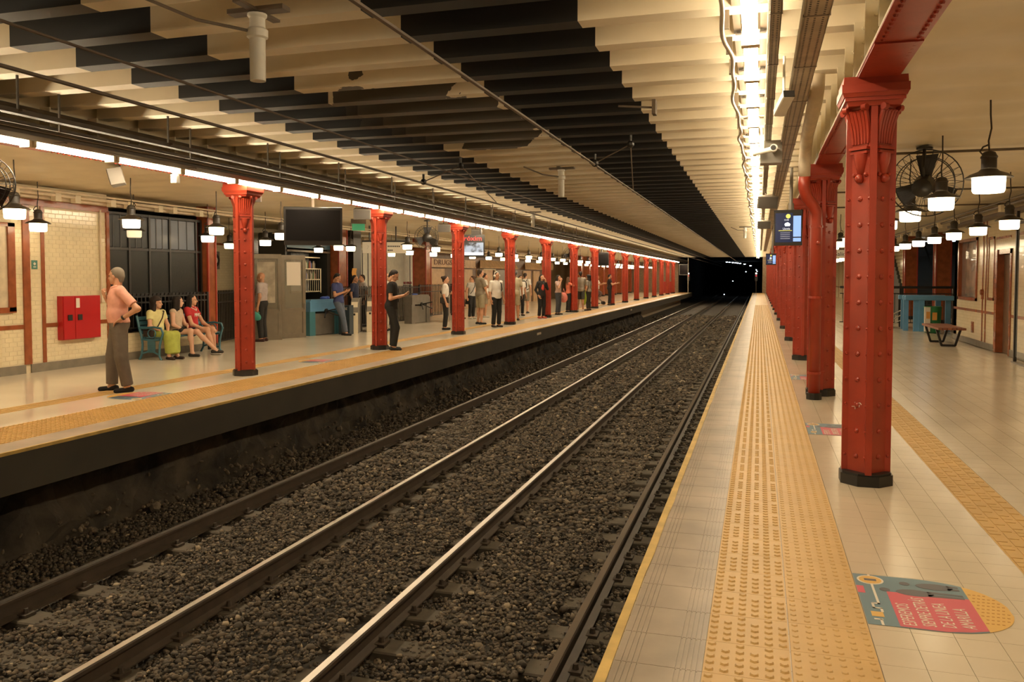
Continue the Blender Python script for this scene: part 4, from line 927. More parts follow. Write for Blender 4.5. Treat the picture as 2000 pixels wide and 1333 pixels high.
# ------------------------------------------------------------------ floor stickers
STB = mat('sticker_blue', (0.115, 0.20, 0.24), 0.4); STP = mat('sticker_pink', (0.56, 0.085, 0.12), 0.4); STY = mat('sticker_yellow', (0.66, 0.40, 0.10), 0.4); STW = mat('sticker_white', (0.72, 0.66, 0.55), 0.4); STD = mat('sticker_dark_print', (0.085, 0.085, 0.10), 0.4); STO = mat('sticker_dot', (0.45, 0.20, 0.03), 0.5)  # STD is the dark ink of the printed figures and disc
def sticker(x, y, rz, label, detail=True):
    """queueing notice: local x from the yellow line outward (0..0.68), local y along the platform (0..0.68)"""
    e = empty('floor_sticker', (x, y, 0.0015), rz, label, 'sticker', 'queueing stickers on the floor')
    def arc(x0, x1, z, m, nm, f=lambda t: 0.34):
        top = [(x0, 0)] ; q = MB(); n = 14
        xs_ = np.linspace(x0, x1, n); 
        hi = [0.34 + 0.34 * math.sqrt(max(0, 1 - max(0, (xx - 0.25) / 0.43) ** 2.6)) for xx in xs_]; lo = [0.34 - 0.34 * math.sqrt(max(0, 1 - max(0, (xx - 0.25) / 0.43) ** 2.6)) for xx in xs_]
        P = [(a, b) for a, b in zip(xs_, lo)] + [(a, b) for a, b in zip(xs_[::-1], hi[::-1])]
        q.prism(P, 0, z); q.build(nm, m, e)
    arc(0.0, 0.52, 0.0008, STB, 'blue_field'); arc(0.52, 0.675, 0.0008, STY, 'yellow_end')
    q = MB(); P = [(0.14, 0.01), (0.33, 0.005), (0.44, 0.03), (0.52, 0.065), (0.52, 0.45), (0.14, 0.45)]; q.prism(P, 0.0008, 0.0014); q.build('pink_panel', STP, e)
    q = MB(); q.box(0.0, 0.035, 0.40, 0.50, 0.0008, 0.0014); q.build('pink_tab', STP, e)
    q = MB(); q.cyl((0.08, 0.60, 0.0008), (0.08, 0.60, 0.0014), 0.066, n=20); q.build('white_ring', STW, e)
    q = MB(); q.cyl((0.08, 0.60, 0.0014), (0.08, 0.60, 0.002), 0.056, n=20); q.build('yellow_disc', STY, e); q = MB(); q.box(0.03, 0.085, 0.10, 0.16, 0.0008, 0.0016); q.build('yellow_patch', STY, e)
    q = MB(); q.box(0.05, 0.11, 0.585, 0.615, 0.002, 0.0024); q.build('disc_print', STD, e)
    q = MB(); q.box(0.074, 0.086, 0.26, 0.68, 0.0014, 0.0018); q.box(0.05, 0.086, 0.26, 0.275, 0.0014, 0.0018); q.box(0.045, 0.057, 0.20, 0.27, 0.0014, 0.0018); q.box(0.045, 0.09, 0.20, 0.215, 0.0014, 0.0018); q.box(0.078, 0.09, 0.16, 0.21, 0.0014, 0.0018); q.box(0.035, 0.075, 0.06, 0.075, 0.0014, 0.0018); q.box(0.06, 0.072, 0.0, 0.07, 0.0014, 0.0018); q.build('white_route', STW, e)
    q = MB()
    for hx, hy in ((0.135, 0.475), (0.245, 0.59)):
        q.cyl((hx, hy, 0.0014), (hx, hy, 0.0019), 0.026, n=12)
        q.prism([(hx + 0.05 + 0.09 * (1 - math.cos(t)) - 0.0, hy - 0.01 + 0.045 * math.sin(t)) for t in np.linspace(0, 2 * math.pi, 14)[:-1]], 0.0014, 0.0019)
        q.prism([(hx + 0.2, hy - 0.045), (0.50, hy - 0.035), (0.50, hy - 0.012), (hx + 0.2, hy - 0.012)], 0.0014, 0.0019); q.prism([(hx + 0.2, hy + 0.005), (0.50, hy + 0.0), (0.50, hy + 0.02), (hx + 0.2, hy + 0.03)], 0.0014, 0.0019)
    q.build('waiting_figure', STD, e)
    q = MB()
    for i in range(6):
        for j in range(9):
            xx, yy_ = 0.535 + 0.022 * i + (0.011 if j % 2 else 0), 0.16 + 0.045 * j
            if (max(0, xx - 0.25) / 0.43) ** 2.6 < 1 and abs(yy_ - 0.34) < 0.34 * math.sqrt(1 - (max(0, xx - 0.25) / 0.43) ** 2.6) - 0.02: q.box(xx - 0.006, xx + 0.006, yy_ - 0.004, yy_ + 0.004, 0.0008, 0.0014)
    q.build('dots', STO, e)['kind'] = 'stuff'
    for k, s_ in enumerate(('ESPEREMOS', 'SIEMPRE DETRÁS', 'DE LA LINEA', 'AMARILLA')):
        text('lettering', s_, 0.085, (0.19 + 0.085 * k, 0.03 + 0.012 * k, 0.002), (0, 0, math.pi / 2), STW, e, 0.0003, 'LEFT', 0.62 if k != 1 else 0.56)
sticker(0.505, 4.08, 0, 'queueing floor sticker with pink panel and white lettering, nearest the camera')
sticker(0.505, 8.9, 0, 'queueing floor sticker just beyond the nearest column')
sticker(0.505, 13.6, 0, 'far queueing floor sticker beside the second right column')
sticker(-7.80, 9.50, math.pi, 'queueing floor sticker at the feet of the man in pink')
sticker(-7.80, 14.3, math.pi, 'faint queueing floor sticker on the left platform beneath the television')
# ------------------------------------------------------------------ left platform furniture
RED = mat('red_enamel', (0.40, 0.010, 0.012), 0.3); TEAL = mat('teal_paint', (0.05, 0.15, 0.19), 0.4, var=0.2); WOOD = mat('brown_wood', (0.25, 0.085, 0.040), 0.45, var=0.25, vs=8)
BLUEM = mat('blue_turnstile', (0.12, 0.30, 0.50), 0.35, var=0.1); GREEN = mat('green_plastic', (0.015, 0.16, 0.05), 0.4)
PAPER = mat('paper', (0.66, 0.60, 0.50), 0.6); BRONZE = mat('bronze_metal', (0.20, 0.165, 0.115), 0.4, metal=0.3, var=0.15); PANE = mat('booth_glass', (0.30, 0.27, 0.2), 0.15, alpha=0.55, spec=0.7)
ORANGE = mat('orange_card', (0.62, 0.30, 0.06), 0.6); SHOPW = mat('shop_wood', (0.55, 0.36, 0.19), 0.45, var=0.3, vs=3); SHOPD = mat('shop_dark_wood', (0.14, 0.075, 0.038), 0.45, var=0.3)
CONCW = mat('grey_partition', (0.56, 0.54, 0.44), 0.5, var=0.12)
e = empty('hose_cabinet', (WL, 11.41, 0.51), 0, 'red steel fire hose cabinet on the left brick wall', 'cabinet')
q = MB(); q.box(0, 0.12, 0, 0.85, 0, 0.77); q.build('body', RED, e)
for nm, a, b in (('door', 0.01, 0.255), ('door', 0.265, 0.84)):
    q = MB(); q.box(0.12, 0.135, a, b, 0.01, 0.76); d_ = q.build(nm, RED, e, bevel=0.004)
    yh = 0.14 if a < 0.1 else 0.36
    q = MB(); q.box(0.135, 0.15, yh - 0.045, yh + 0.045, 0.34, 0.44); q.build('latch', BLACK, d_)
q = MB(); q.box(0.136, 0.139, 0.28, 0.36, 0.56, 0.73); q.build('paper_label', PAPER, e)
q = MB(); q.box(0, 0.008, 0, 0.115, 0, 0.15); o = q.build('wall_sign', mat('sign_green', (0.05, 0.17, 0.13), 0.4), None, loc=(WL, 10.9, 1.75)); tag(o, 'small green sign on the tiled strip left of the hose cabinet', 'sign')
q = MB(); q.cyl((0.008, 0.057, 0.09), (0.010, 0.057, 0.09), 0.03, n=4); q.box(0.008, 0.010, 0.03, 0.085, 0.03, 0.045); q.build('pictogram', PAPER, o)
# teal bench
e = empty('platform_bench', (-11.10, 13.20, 0), 0, 'teal cast-iron bench the three women sit on', 'bench')
for yk in (0.0, 1.85):
    q = MB()
    q.tube([(0.02, yk, 0.0), (-0.03, yk, 0.08), (-0.02, yk, 0.28), (0.02, yk, 0.42)], 0.024, 7)          # front leg
    q.tube([(-0.50, yk, 0.0), (-0.44, yk, 0.10), (-0.42, yk, 0.30), (-0.44, yk, 0.45), (-0.50, yk, 0.66), (-0.55, yk, 0.86)], 0.024, 7)
    q.tube([(0.02, yk, 0.42), (0.06, yk, 0.52), (0.02, yk, 0.62), (-0.15, yk, 0.64), (-0.35, yk, 0.62), (-0.48, yk, 0.62)], 0.022, 7)  # arm
    q.tube([(-0.02, yk, 0.40), (-0.20, yk, 0.385), (-0.43, yk, 0.40)], 0.022, 7)
    q.tube([(-0.03, yk, 0.10), (-0.22, yk, 0.18), (-0.43, yk, 0.12)], 0.018, 7)
    q.box(-0.30, -0.12, yk - 0.006, yk + 0.006, 0.14, 0.40)
    q.tube([(-0.20 + 0.09 * math.cos(t), yk, 0.515 + 0.085 * math.sin(t)) for t in np.linspace(0, 6.283, 15)], 0.012, 6)
    q.build('side_frame', TEAL, e, smooth='auto')
for k in range(5):
    q = MB(); q.box(-0.44 + 0.092 * k, -0.36 + 0.092 * k, 0.02, 1.83, 0.42, 0.445); q.build('seat_slat', TEAL, e)
for k in range(4):
    q = MB(); q.obox((-0.475 - 0.022 * k, 0.925, 0.53 + 0.09 * k), (0.011, 0.905, 0.037), rotm(ay=-0.22)); q.build('back_slat', TEAL, e)
# booth double doors
def door_leaf(p0, p1, H, label, lower=0.75, paper=False):
    p0, p1 = np.array((*p0, 0.0)), np.array((*p1, 0.0)); L = np.linalg.norm(p1 - p0); dd = (p1 - p0) / L
    e = empty('booth_door', tuple(p0), math.atan2(dd[1], dd[0]), label, 'door', 'bronze booth doors')
    q = MB()
    for a, b in ((0, 0.09), (L - 0.09, L)): q.box(a, b, -0.025, 0.025, 0, H)
    for a, b in ((0, 0.12), (lower - 0.06, lower + 0.04), (H - 0.12, H)): q.box(0.09, L - 0.09, -0.025, 0.025, a, b)
    q.build('frame', BRONZE, e)
    q = MB(); q.box(0.09, L - 0.09, -0.008, 0.008, 0.12, lower - 0.06); q.build('kick_panel', BRONZE, e)
    q = MB(); q.box(0.09, L - 0.09, -0.004, 0.004, lower + 0.04, H - 0.12); q.build('pane', PANE, e)
    q = MB(); q.cyl((L - 0.05, -0.05, lower + 0.0), (L - 0.05, -0.05, lower + 0.16), 0.012); q.build('handle', GREYM, e)
    if paper: q = MB(); q.box(0.16, L - 0.14, -0.010, -0.006, H - 0.80, H - 0.18); q.build('notice', PAPER, e)
    else: q = MB(); q.box(0.18, L - 0.16, -0.010, -0.006, lower + 0.2, H - 0.2); q.build('notice', mat('faded_notice', (0.42, 0.36, 0.26), 0.5, var=0.4, vs=5), e)
    return e
door_leaf((-12.35, 17.95), (-11.75, 18.45), 2.2, 'open bronze booth door with a faded notice behind the man with teal bag')
door_leaf((-11.95, 18.75), (-11.65, 19.42), 2.19, 'bronze booth door with a square white paper notice', paper=True)
# drinks booth
e = empty('drinks_kiosk', (-13.2, 21.0, 0), 0, 'dark kiosk with shelves of bottles and snacks behind the turnstiles', 'kiosk')
q = MB(); q.box(-0.9, -0.85, 0, 2.55, 0, 2.9); q.box(-0.9, 0.0, -0.06, 0.0, 0, 2.9); q.box(-0.9, 0.0, 2.35, 2.55, 0, 2.9); q.box(-0.9, 0, 0.0, 2.55, 2.86, 2.92); q.build('shell', DARKG, e)
q = MB(); q.box(-0.05, 0.02, 0.0, 2.5, 2.48, 2.85); q.build('fascia_panel', mat('fascia_blue', (0.04, 0.10, 0.14), 0.4), e)
q = MB(); q.box(-0.02, 0.03, 0.0, 2.5, 2.36, 2.42); q.build('beam', BROWNM, e)
for z in (1.15, 1.52, 1.85, 2.2):
    q = MB(); q.box(-0.42, -0.02, 0.9, 1.95, z, z + 0.03); q.build('shelf', CREAM, e)
q = MB()
for k in range(9): q.box(-0.01, 0.0, 0.95 + 0.12 * k, 0.962 + 0.12 * k, 1.15, 1.85)
q.box(-0.02, 0.005, 0.93, 0.96, 1.12, 1.88); q.box(-0.02, 0.005, 1.93, 1.96, 1.12, 1.88); q.build('wire_rack', CREAM, e)
q = MB(); q.box(-0.46, -0.42, 0.9, 1.95, 1.12, 2.35); q.build('backboard', mat('kiosk_poster', (0.28, 0.30, 0.34), 0.4, var=0.9, vs=5), e)
BC = [mat('pack_%d' % i, c, 0.4) for i, c in enumerate(((0.35,0.30,0.22),(0.10,0.12,0.30),(0.30,0.10,0.06),(0.12,0.20,0.10),(0.5,0.45,0.35),(0.07,0.06,0.05)))]
bt = []
for i, m_ in enumerate(BC):
    q = MB(); q.lathe([(0, 0), (0.036, 0), (0.038, 0.02), (0.038, 0.15), (0.014, 0.20), (0.014, 0.235), (0, 0.236)], 8); bt.append(q.mesh('bottle', m_, smooth='auto'))
cn = 0
for z in (1.55, 1.88):
    for k in range(9):
        o = link('bottle', bt[(k * 5 + int(z * 7)) % 6], None, (-13.38 + 0.03 * (k % 2), 21.98 + 0.11 * k, z)); tag(o, 'small bottle on a shelf of the dark drinks kiosk', 'bottle', 'bottles on the kiosk shelves')
# pillars and walls of the concourse
pillar(-13.2, 23.88, 0.55, 'broad brown-red pillar right of the drinks kiosk'); pillar(-13.2, 31.05, 0.55, 'brown-red pillar left of the wooden shop front')
q = MB(); q.box(-14.1, -14.0, 25.2, 32.0, 0, 3.2); struct(q.build('wall_partition', CONCW))
q = MB(); q.box(-14.02, -13.98, 32.0, 33.6, 0, 3.2); struct(q.build('wall_partition_end', WHITEP))
q = MB()
for y in (25.25, 26.0, 27.3, 27.75, 29.0, 31.6): q.box(-14.0, -13.985, y, y + 0.05, 0, 2.6)
struct(q.build('trim_partition', BLACK))
q = MB(); q.box(-13.3, -12.9, 24.55, 25.1, 0, 3.16); struct(q.build('wall_dark_return', DARKG))
# round wall plates
for yk, lab in ((20.33, 'round black emblem on a grey plate, left back wall'), (22.33, 'second round black emblem, beside the bronze booth door')):
    e = empty('round_emblem', (-15.17, yk, 2.1), 0, lab, 'emblem', 'round emblems'); q = MB(); q.box(0, 0.02, -0.22, 0.22, -0.26, 0.26); q.build('plate', GREYM, e)
    q = MB(); q.cyl((0.02, 0, 0), (0.05, 0, 0), 0.19, n=24); q.build('black_disc', BLACK, e); q = MB(); q.cyl((0.05, 0, 0), (0.06, 0, 0), 0.09, n=18); q.build('white_centre', PAPER, e)
q = MB(); q.box(0, 0.05, 0, 0.35, 0, 0.3); tag(q.build('wall_box', GREYM, None, loc=(-15.17, 21.3, 1.6)), 'grey box on the back wall left of the near column', 'box')
# turnstiles
def turnstile(x, y, rz, label, body, side, blue=True):
    e = empty('turnstile', (x, y, 0), rz, label, 'turnstile', 'turnstiles')
    q = MB(); q.box(-0.62, 0.62, -0.16, 0.16, 0.66, 0.92)
    q.prism([(-0.62, 0.92), (0.62, 0.92), (0.56, 0.99), (-0.56, 0.99)], -0.14, 0.14, axis='y'); q.build('head_box', body, e)
    for s in (-1, 1):
        q = MB(); q.box(s * 0.52 - 0.11, s * 0.52 + 0.11, -0.15, 0.15, 0, 0.66); q.build('leg', side, e)
    q = MB(); q.box(-0.42, 0.42, -0.10, 0.10, 0.02, 0.60); q.build('kick_plate', GREYM, e)
    q = MB(); c = (0.0, -0.18, 0.66)
    q.cyl((0, -0.14, 0.66), (0, -0.2, 0.66), 0.07, n=10)
    for a in (2.5, 0.64, -1.57): 
        if a > 0: q.cyl(c, (0.42 * math.cos(a), -0.42, 0.66 - 0.26 * abs(math.sin(a)) * 1.0), 0.02, n=7)
        else: q.cyl(c, (0, -0.60, 0.74), 0.02, n=7)
    q.build('tripod_arms', BLACK, e); return e
turnstile(-11.75, 20.45, 1.35, 'light blue turnstile with black tripod arms beside the man in blue', BLUEM, mat('teal_leg', (0.06, 0.20, 0.24), 0.4))
q = MB(); q.ball((0, 0, 0.03), (0.10, 0.16, 0.05), 9, 5); q.ball((0.04, 0.12, 0.04), (0.07, 0.09, 0.05), 8, 5); tag(q.build('blue_cloth', mat('bright_blue_cloth', (0.05, 0.10, 0.42), 0.8), None, loc=(-11.85, 20.75, 0.985), smooth=True), 'crumpled bright blue cloth on top of the blue turnstile', 'cloth')
def gatepost(x, y, rz, label, m):
    e = empty('ticket_gate', (x, y, 0), rz, label, 'ticket gate', 'grey ticket gates'); L = 1.15
    q = MB(); q.prism([(0, 0), (L, 0), (L, 1.0), (0.34, 1.0), (0.10, 0.88), (0, 0.62)], -0.11, 0.11, axis='y'); q.build('body', m, e, bevel=0.012)
    q = MB(); q.box(-0.03, 0.02, -0.10, 0.10, 0.0, 0.60); q.prism([(0.0, 0.60), (0.10, 0.90), (0.14, 0.90), (0.04, 0.58)], -0.09, 0.09, axis='y'); q.build('end_plate', CREAM, e)
    q = MB(); q.box(-0.035, -0.03, -0.03, 0.03, 0.52, 0.58); q.build('card_reader', BLACK, e); return e
gatepost(-11.02, 21.0, 1.95, 'grey ticket gate with cream end nearest the man in blue', GREYM); gatepost(-10.9, 21.75, 1.95, 'second grey ticket gate, left of the column with the man in black', GREYM)
e = turnstile(-11.5, 26.6, 1.45, 'grey steel turnstile left of the woman in white', GREYM, GREYM); gatepost(-10.75, 27.4, 1.9, 'grey rounded ticket gate left of the woman in white', GREYM)
q = MB(); q.ball((0, 0, 0.02), (0.08, 0.2, 0.03), 8, 5); tag(q.build('blue_cloth', mat('bright_blue_cloth', (0.05, 0.10, 0.42), 0.8), None, loc=(-11.55, 26.5, 0.985), smooth=True), 'crumpled bluish cloth on the grey steel turnstile', 'cloth')
q = MB(); q.box(-0.17, 0.17, -0.12, 0.12, 0, 0.82); e = q.build('ticket_reader', mat('dark_panel', (0.03, 0.045, 0.055), 0.3), None, loc=(-11.15, 20.75, 0)); tag(e, 'dark card machine with white lettering behind the man in blue', 'card machine')
text('lettering', 'SUBE', 0.10, (-0.0, -0.125, 0.72), (math.pi/2, 0, 0), PAPER, e, 0.002)
fence('barrier_railing', (-12.2, 21.8), (-11.95, 25.2), 1.28, 0.10, 'black railing behind the man in blue T-shirt')
fence('barrier_railing', (-11.95, 25.6), (-11.85, 27.6), 1.26, 0.10, 'black railing with a red notice behind the man in black', flat=None)
e = empty('red_notice', (-11.9, 26.3, 1.31), math.radians(87), 'small dark red lettered notice on the railing', 'sign'); q = MB(); q.box(0, 0.62, -0.01, 0.01, 0, 0.03); q.build('bar', BLACK, e); text('lettering', 'NO PASAR', 0.13, (0.31, -0.012, 0.09), (math.pi/2, 0, 0), mat('dark_red_letter', (0.16, 0.01, 0.01), 0.5), e, 0.01)
fence('barrier_railing', (-12.4, 28.9), (-12.4, 32.3), 1.28, 0.16, 'dark railing before the shop door left of the woman in white')
# two people-height orange paper strip on the post
e = empty('orange_strip', (-12.55, 23.8, 1.40), math.radians(60), 'wavy orange strip hanging above the railing', 'banner'); q = MB(); n = 9
for i in range(n): q.box(0.05 * math.sin(i * 0.8) * 0.4, 0.16 + 0.05 * math.sin(i * 0.8) * 0.4, -0.01, 0.01, i * 0.055, (i + 1) * 0.055)
q.build('strip', ORANGE, e)
# ------------------------------------------------------------------ shop front
e = empty('shop_front', (-14.2, 33.9, 0), 0, 'brown wooden drugstore front with lettered sign and slanted awnings', 'shop front')
q = MB(); q.box(-0.3, -0.1, 0, 23.4, 0, 3.1); q.build('wall', SHOPD, e)
q = MB(); q.box(-0.1, 0.06, 0, 6.4, 2.12, 2.46); q.box(-0.12, 0.10, -0.05, 6.4, 2.06, 2.12); q.build('sign_board', SHOPW, e)
text('lettering', 'DRUGSTORE', 0.34, (0.065, 2.75, 2.28), (math.pi/2, 0, math.pi/2), mat('sign_brown', (0.12, 0.045, 0.02), 0.5), e, 0.01, 'CENTER', 2.1)
for a, b in ((6.9, 14.0), (15.6, 20.0)):
    q = MB(); q.add([(-0.1, a + 0.7, 2.52), (-0.1, b, 2.52), (0.15, b, 2.12), (0.15, a, 2.12), (-0.1, a + 0.7, 2.48), (-0.1, b, 2.48), (0.13, b, 2.08), (0.13, a, 2.08)], [(0,1,2,3),(7,6,5,4),(0,4,5,1),(1,5,6,2),(2,6,7,3),(3,7,4,0)]); q.build('awning', SHOPW, e)
q = MB(); q.box(-0.1, 0.04, 20.4, 23.3, 2.10, 2.62); q.build('sign_board', SHOPW, e)
for a, b in ((0.5, 2.3), (4.6, 6.2), (7.0, 9.6), (15.8, 17.6), (18.2, 19.8), (20.8, 22.8)):
    q = MB(); q.box(-0.1, -0.04, a, b, 0, 2.0); d_ = q.build('door', SHOPW, e)
    q = MB(); q.box(-0.04, -0.03, a + 0.28, b - 0.28, 0.9, 1.85); q.build('door_panel', mat('shop_panel', (0.52, 0.34, 0.18), 0.4, var=0.15), d_)
q = MB(); q.box(-0.1, -0.05, 9.9, 14.6, 0.0, 2.0); q.build('shutter', GREYM, e)
q = MB(); q.box(-0.1, 0.0, 7.9, 10.0, 2.0, 2.05); q.box(-0.06, 0.0, 9.9, 10.05, 0, 2.05); q.build('door_frame', CREAM, e)
# brown band above the shop and pipes
q = MB(); q.box(-14.45, -14.32, 33.9, 57.3, 2.5, 3.16); struct(q.build('trim_shop_band', mat('brown_band', (0.22, 0.10, 0.05), 0.5)))
for z, xx in ((2.75, -13.6), (2.95, -13.3), (2.85, -13.0)):
    q = MB(); q.cyl((xx, 26, z), (xx, 60, z), 0.07, n=8); tag(q.build('ceiling_duct_pipe', PINK), {2.75: 'lowest cream pipe above the drugstore', 2.95: 'highest cream pipe above the drugstore', 2.85: 'middle cream pipe above the drugstore'}[z], 'pipe', 'pipes above the drugstore')
# far tiled piers on the left platform
for i in range(9):
    y = 58.5 + 3.0 * i; pillar(-12.6, y, 0.5, '%s brown-edged pier beyond the drugstore' % ORD[i], group='far piers')
    q = MB(); q.box(-12.85, -12.8, y + 0.4, y + 2.6, 0, 3.1); struct(q.build('wall_far_pier', BRICKPAT))
# ------------------------------------------------------------------ screens and signs, left
GLOSSB = mat('glossy_black_screen', (0.010, 0.009, 0.009), 0.15, spec=0.2)
e = empty('television', (-8.09, 13.8, 2.575), math.radians(30.4), 'large switched-off black television hanging under the left battens', 'television')
q = MB(); q.box(-0.54, 0.54, 0, 0.09, -0.36, 0.36); q.xf(rotm(ax=0.12)); q.build('casing', BLACK, e, bevel=0.008)
q = MB(); q.box(-0.50, 0.50, -0.004, 0, -0.27, 0.31); q.xf(rotm(ax=0.12)); q.build('screen', GLOSSB, e)
q = MB(); q.bar((0, 0.1, 0.0), (0, 0.1, 0.58), 0.05, 0.05); q.box(-0.1, 0.1, 0.05, 0.15, 0.55, 0.60); q.build('bracket', BROWNM, e)
e = empty('departure_screen', (-8.46, 23.7, 2.57), math.radians(19.6), 'red lettered display above a lit picture screen, behind third column', 'screen')
q = MB(); q.box(-0.46, 0.42, 0, 0.10, -0.34, 0.34); q.build('casing', BLACK, e)
text('lettering', 'Próxim', 0.20, (0.0, -0.006, 0.22), (math.pi/2, 0, 0), mat('red_led', (0.5, 0.02, 0.02), 0.4, emit=(1.0, 0.03, 0.03), es=1.6), e, 0.002, 'CENTER', 1.15)
SCR2 = bpy.data.materials.new('picture_screen'); SCR2.use_nodes = True; nt = SCR2.node_tree; b = nt.nodes['Principled BSDF']
n_ = nt.nodes.new('ShaderNodeTexNoise'); n_.inputs['Scale'].default_value = 4.5; n_.inputs['Detail'].default_value = 2; r_ = nt.nodes.new('ShaderNodeValToRGB'); r_.color_ramp.elements[0].position = 0.42; r_.color_ramp.elements[0].color = (0.01, 0.012, 0.015, 1); r_.color_ramp.elements[1].position = 0.58; r_.color_ramp.elements[1].color = (0.65, 0.72, 0.8, 1)
tc = nt.nodes.new('ShaderNodeTexCoord'); nt.links.new(tc.outputs['Object'], n_.inputs['Vector']); nt.links.new(n_.outputs['Fac'], r_.inputs[0]); nt.links.new(r_.outputs[0], b.inputs['Emission Color']); b.inputs['Emission Strength'].default_value = 0.8; b.inputs['Base Color'].default_value = (0.02, 0.02, 0.02, 1)
q = MB(); q.box(-0.42, 0.38, -0.004, 0, -0.20, 0.10); q.build('picture', SCR2, e)
q = MB(); q.box(-0.42, 0.38, -0.006, 0, -0.29, -0.20); q.build('caption_bar', SCRW, e)
q = MB(); q.cyl((0.3, 0.05, 0.34), (0.3, 0.05, 0.60), 0.02); q.cyl((-0.3, 0.05, 0.34), (-0.3, 0.05, 0.60), 0.02); q.build('hanger', BLACK, e)
e = empty('television', (-8.3, 44.6, 2.60), math.radians(10.5), 'small far black television among the left columns', 'television')
q = MB(); q.box(-0.38, 0.38, 0, 0.3, -0.37, 0.37); q.build('casing', BLACK, e); q = MB(); q.box(-0.35, 0.35, -0.004, 0, -0.33, 0.33); q.build('screen', GLOSSB, e); q = MB(); q.cyl((0, 0.1, 0.37), (0, 0.1, 0.57), 0.03); q.build('hanger', BLACK, e)
e = empty('exit_sign', (-10.32, 19.94, 2.98), math.radians(27), 'green exit sign hanging left of the second column', 'sign')
q = MB(); q.box(-0.17, 0.17, -0.02, 0.02, -0.12, 0.06); q.build('green_panel', mat('exit_green', (0.03, 0.22, 0.10), 0.4, emit=(0.05, 0.35, 0.15), es=0.35), e); q = MB(); q.box(-0.20, 0.20, -0.05, 0.05, 0.06, 0.19); q.build('housing', BROWNM, e)
e = empty('sign_board', (-10.98, 22.9, 2.53), math.radians(22), 'long cream hanging sign with two faint text lines behind the second column', 'sign')
q = MB(); q.box(-0.66, 0.66, -0.04, 0.04, -0.19, 0.15); q.build('board', mat('sign_cream', (0.70, 0.64, 0.5), 0.5, emit=(1, 0.85, 0.6), es=0.08), e); q = MB(); q.box(-0.68, 0.68, -0.05, 0.05, 0.15, 0.20); q.build('top_cap', BLACK, e)
q = MB(); q.cyl((0.35, 0, 0.2), (0.35, 0, 0.66), 0.02); q.cyl((-0.45, 0, 0.2), (-0.45, 0, 0.66), 0.02); q.build('hanger', BLACK, e)
q = MB()
for i in range(7): q.box(0.10 + 0.055 * i, 0.14 + 0.055 * i, -0.043, -0.04, 0.00, 0.04); 
for i in range(3): q.box(0.10 + 0.055 * i, 0.14 + 0.055 * i, -0.043, -0.04, -0.12, -0.08)
q.bar((-0.52, -0.042, -0.06), (-0.46, -0.042, 0.03), 0.02, 0.003); q.bar((-0.52, -0.042, 0.03), (-0.47, -0.042, 0.03), 0.02, 0.003); q.build('printed_marks', BLACK, e)
# hanging figure signs and red cabinet near the far end
e = empty('end_cabinet', (-8.7, 82.5, 0), 0, 'red box at the far end of the left platform', 'cabinet'); q = MB(); q.box(-0.6, 0.6, 0, 0.8, 0, 1.15); q.build('body', mat('dull_red', (0.35, 0.03, 0.02), 0.4), e); q = MB(); q.box(-0.45, 0.45, -0.02, 0, 0.1, 1.0); q.build('door', mat('dull_red', (0.35, 0.03, 0.02), 0.4), e)
e = empty('track_mirror', (-7.4, 85.2, 2.35), 0, 'dark framed platform mirror at the far end of the left platform', 'mirror'); q = MB(); q.box(-0.45, 0.45, 0, 0.05, -0.55, 0.55); q.build('frame', GREYM, e); q = MB(); q.box(-0.40, 0.40, -0.01, 0, -0.5, 0.5); q.build('glass', GLOSSB, e); q = MB(); q.cyl((0.45, 0.03, -2.36), (0.45, 0.03, 1.3), 0.03); q.build('post', CREAM, e)
for x, lab in ((-6.95, 'red and white signal light at the far end of the left platform'), (-0.3, 'red and white signal light at the far end of the right platform')):
    e = empty('signal_light', (x, 85.6, 0), 0, lab, 'signal', 'signals at the tunnel mouth'); q = MB(); q.box(-0.13, 0.13, 0, 0.15, 1.2, 2.1); q.cyl((0, 0.08, 0), (0, 0.08, 1.2), 0.05); q.build('housing', BLACK, e)
    q = MB(); q.ball((0, -0.02, 1.95), 0.075, 8, 5); q.build('white_light', mat('signal_white', (1, 1, 1), 0.3, emit=(1, 0.85, 0.9), es=6), e); q = MB(); q.ball((0, -0.02, 1.72), 0.06, 8, 5); q.build('red_light', mat('signal_red', (0.5, 0, 0), 0.3, emit=(1, 0.05, 0.08), es=2), e)
# number plate under the left platform edge
for yk in (24.6, 44.0): 
    q = MB(); q.box(0, 0.012, 0, 0.5, 0, 0.07); tag(q.build('edge_plate', PINK, None, loc=(XE_L + 0.035, yk, -0.20)), {24.6: 'small pale plate on the left platform edge below the backpack man', 44.0: 'small far pale plate on the left platform edge'}[yk], 'plate')
# ------------------------------------------------------------------ right platform furniture
e = empty('slatted_bench', (4.22, 20.75, 0), 0, 'brown slatted bench with black trapezoid legs by the right wall', 'bench')
for k in range(6): q = MB(); q.box(-0.28 + 0.098 * k, -0.195 + 0.098 * k, 0, 2.0, 0.40, 0.45); q.build('slat', WOOD, e)
for yk in (0.35, 1.65):
    q = MB()
    for s in (-1, 1): q.bar((s * 0.25, yk, 0.40), (s * 0.14, yk, 0.02), 0.05, 0.05)
    q.bar((-0.15, yk, 0.025), (0.15, yk, 0.025), 0.05, 0.05); q.build('leg_frame', BLACK, e)
e = empty('litter_bin', (4.80, 26.1, 0), 0, 'green and beige litter bin with yellow labels behind the bench', 'bin')
q = MB(); q.lathe([(0.16, 0), (0.20, 0.02), (0.24, 0.74), (0.25, 0.76), (0.22, 0.77), (0.21, 0.70)], 16); q.build('body', GREEN, e, smooth='auto')
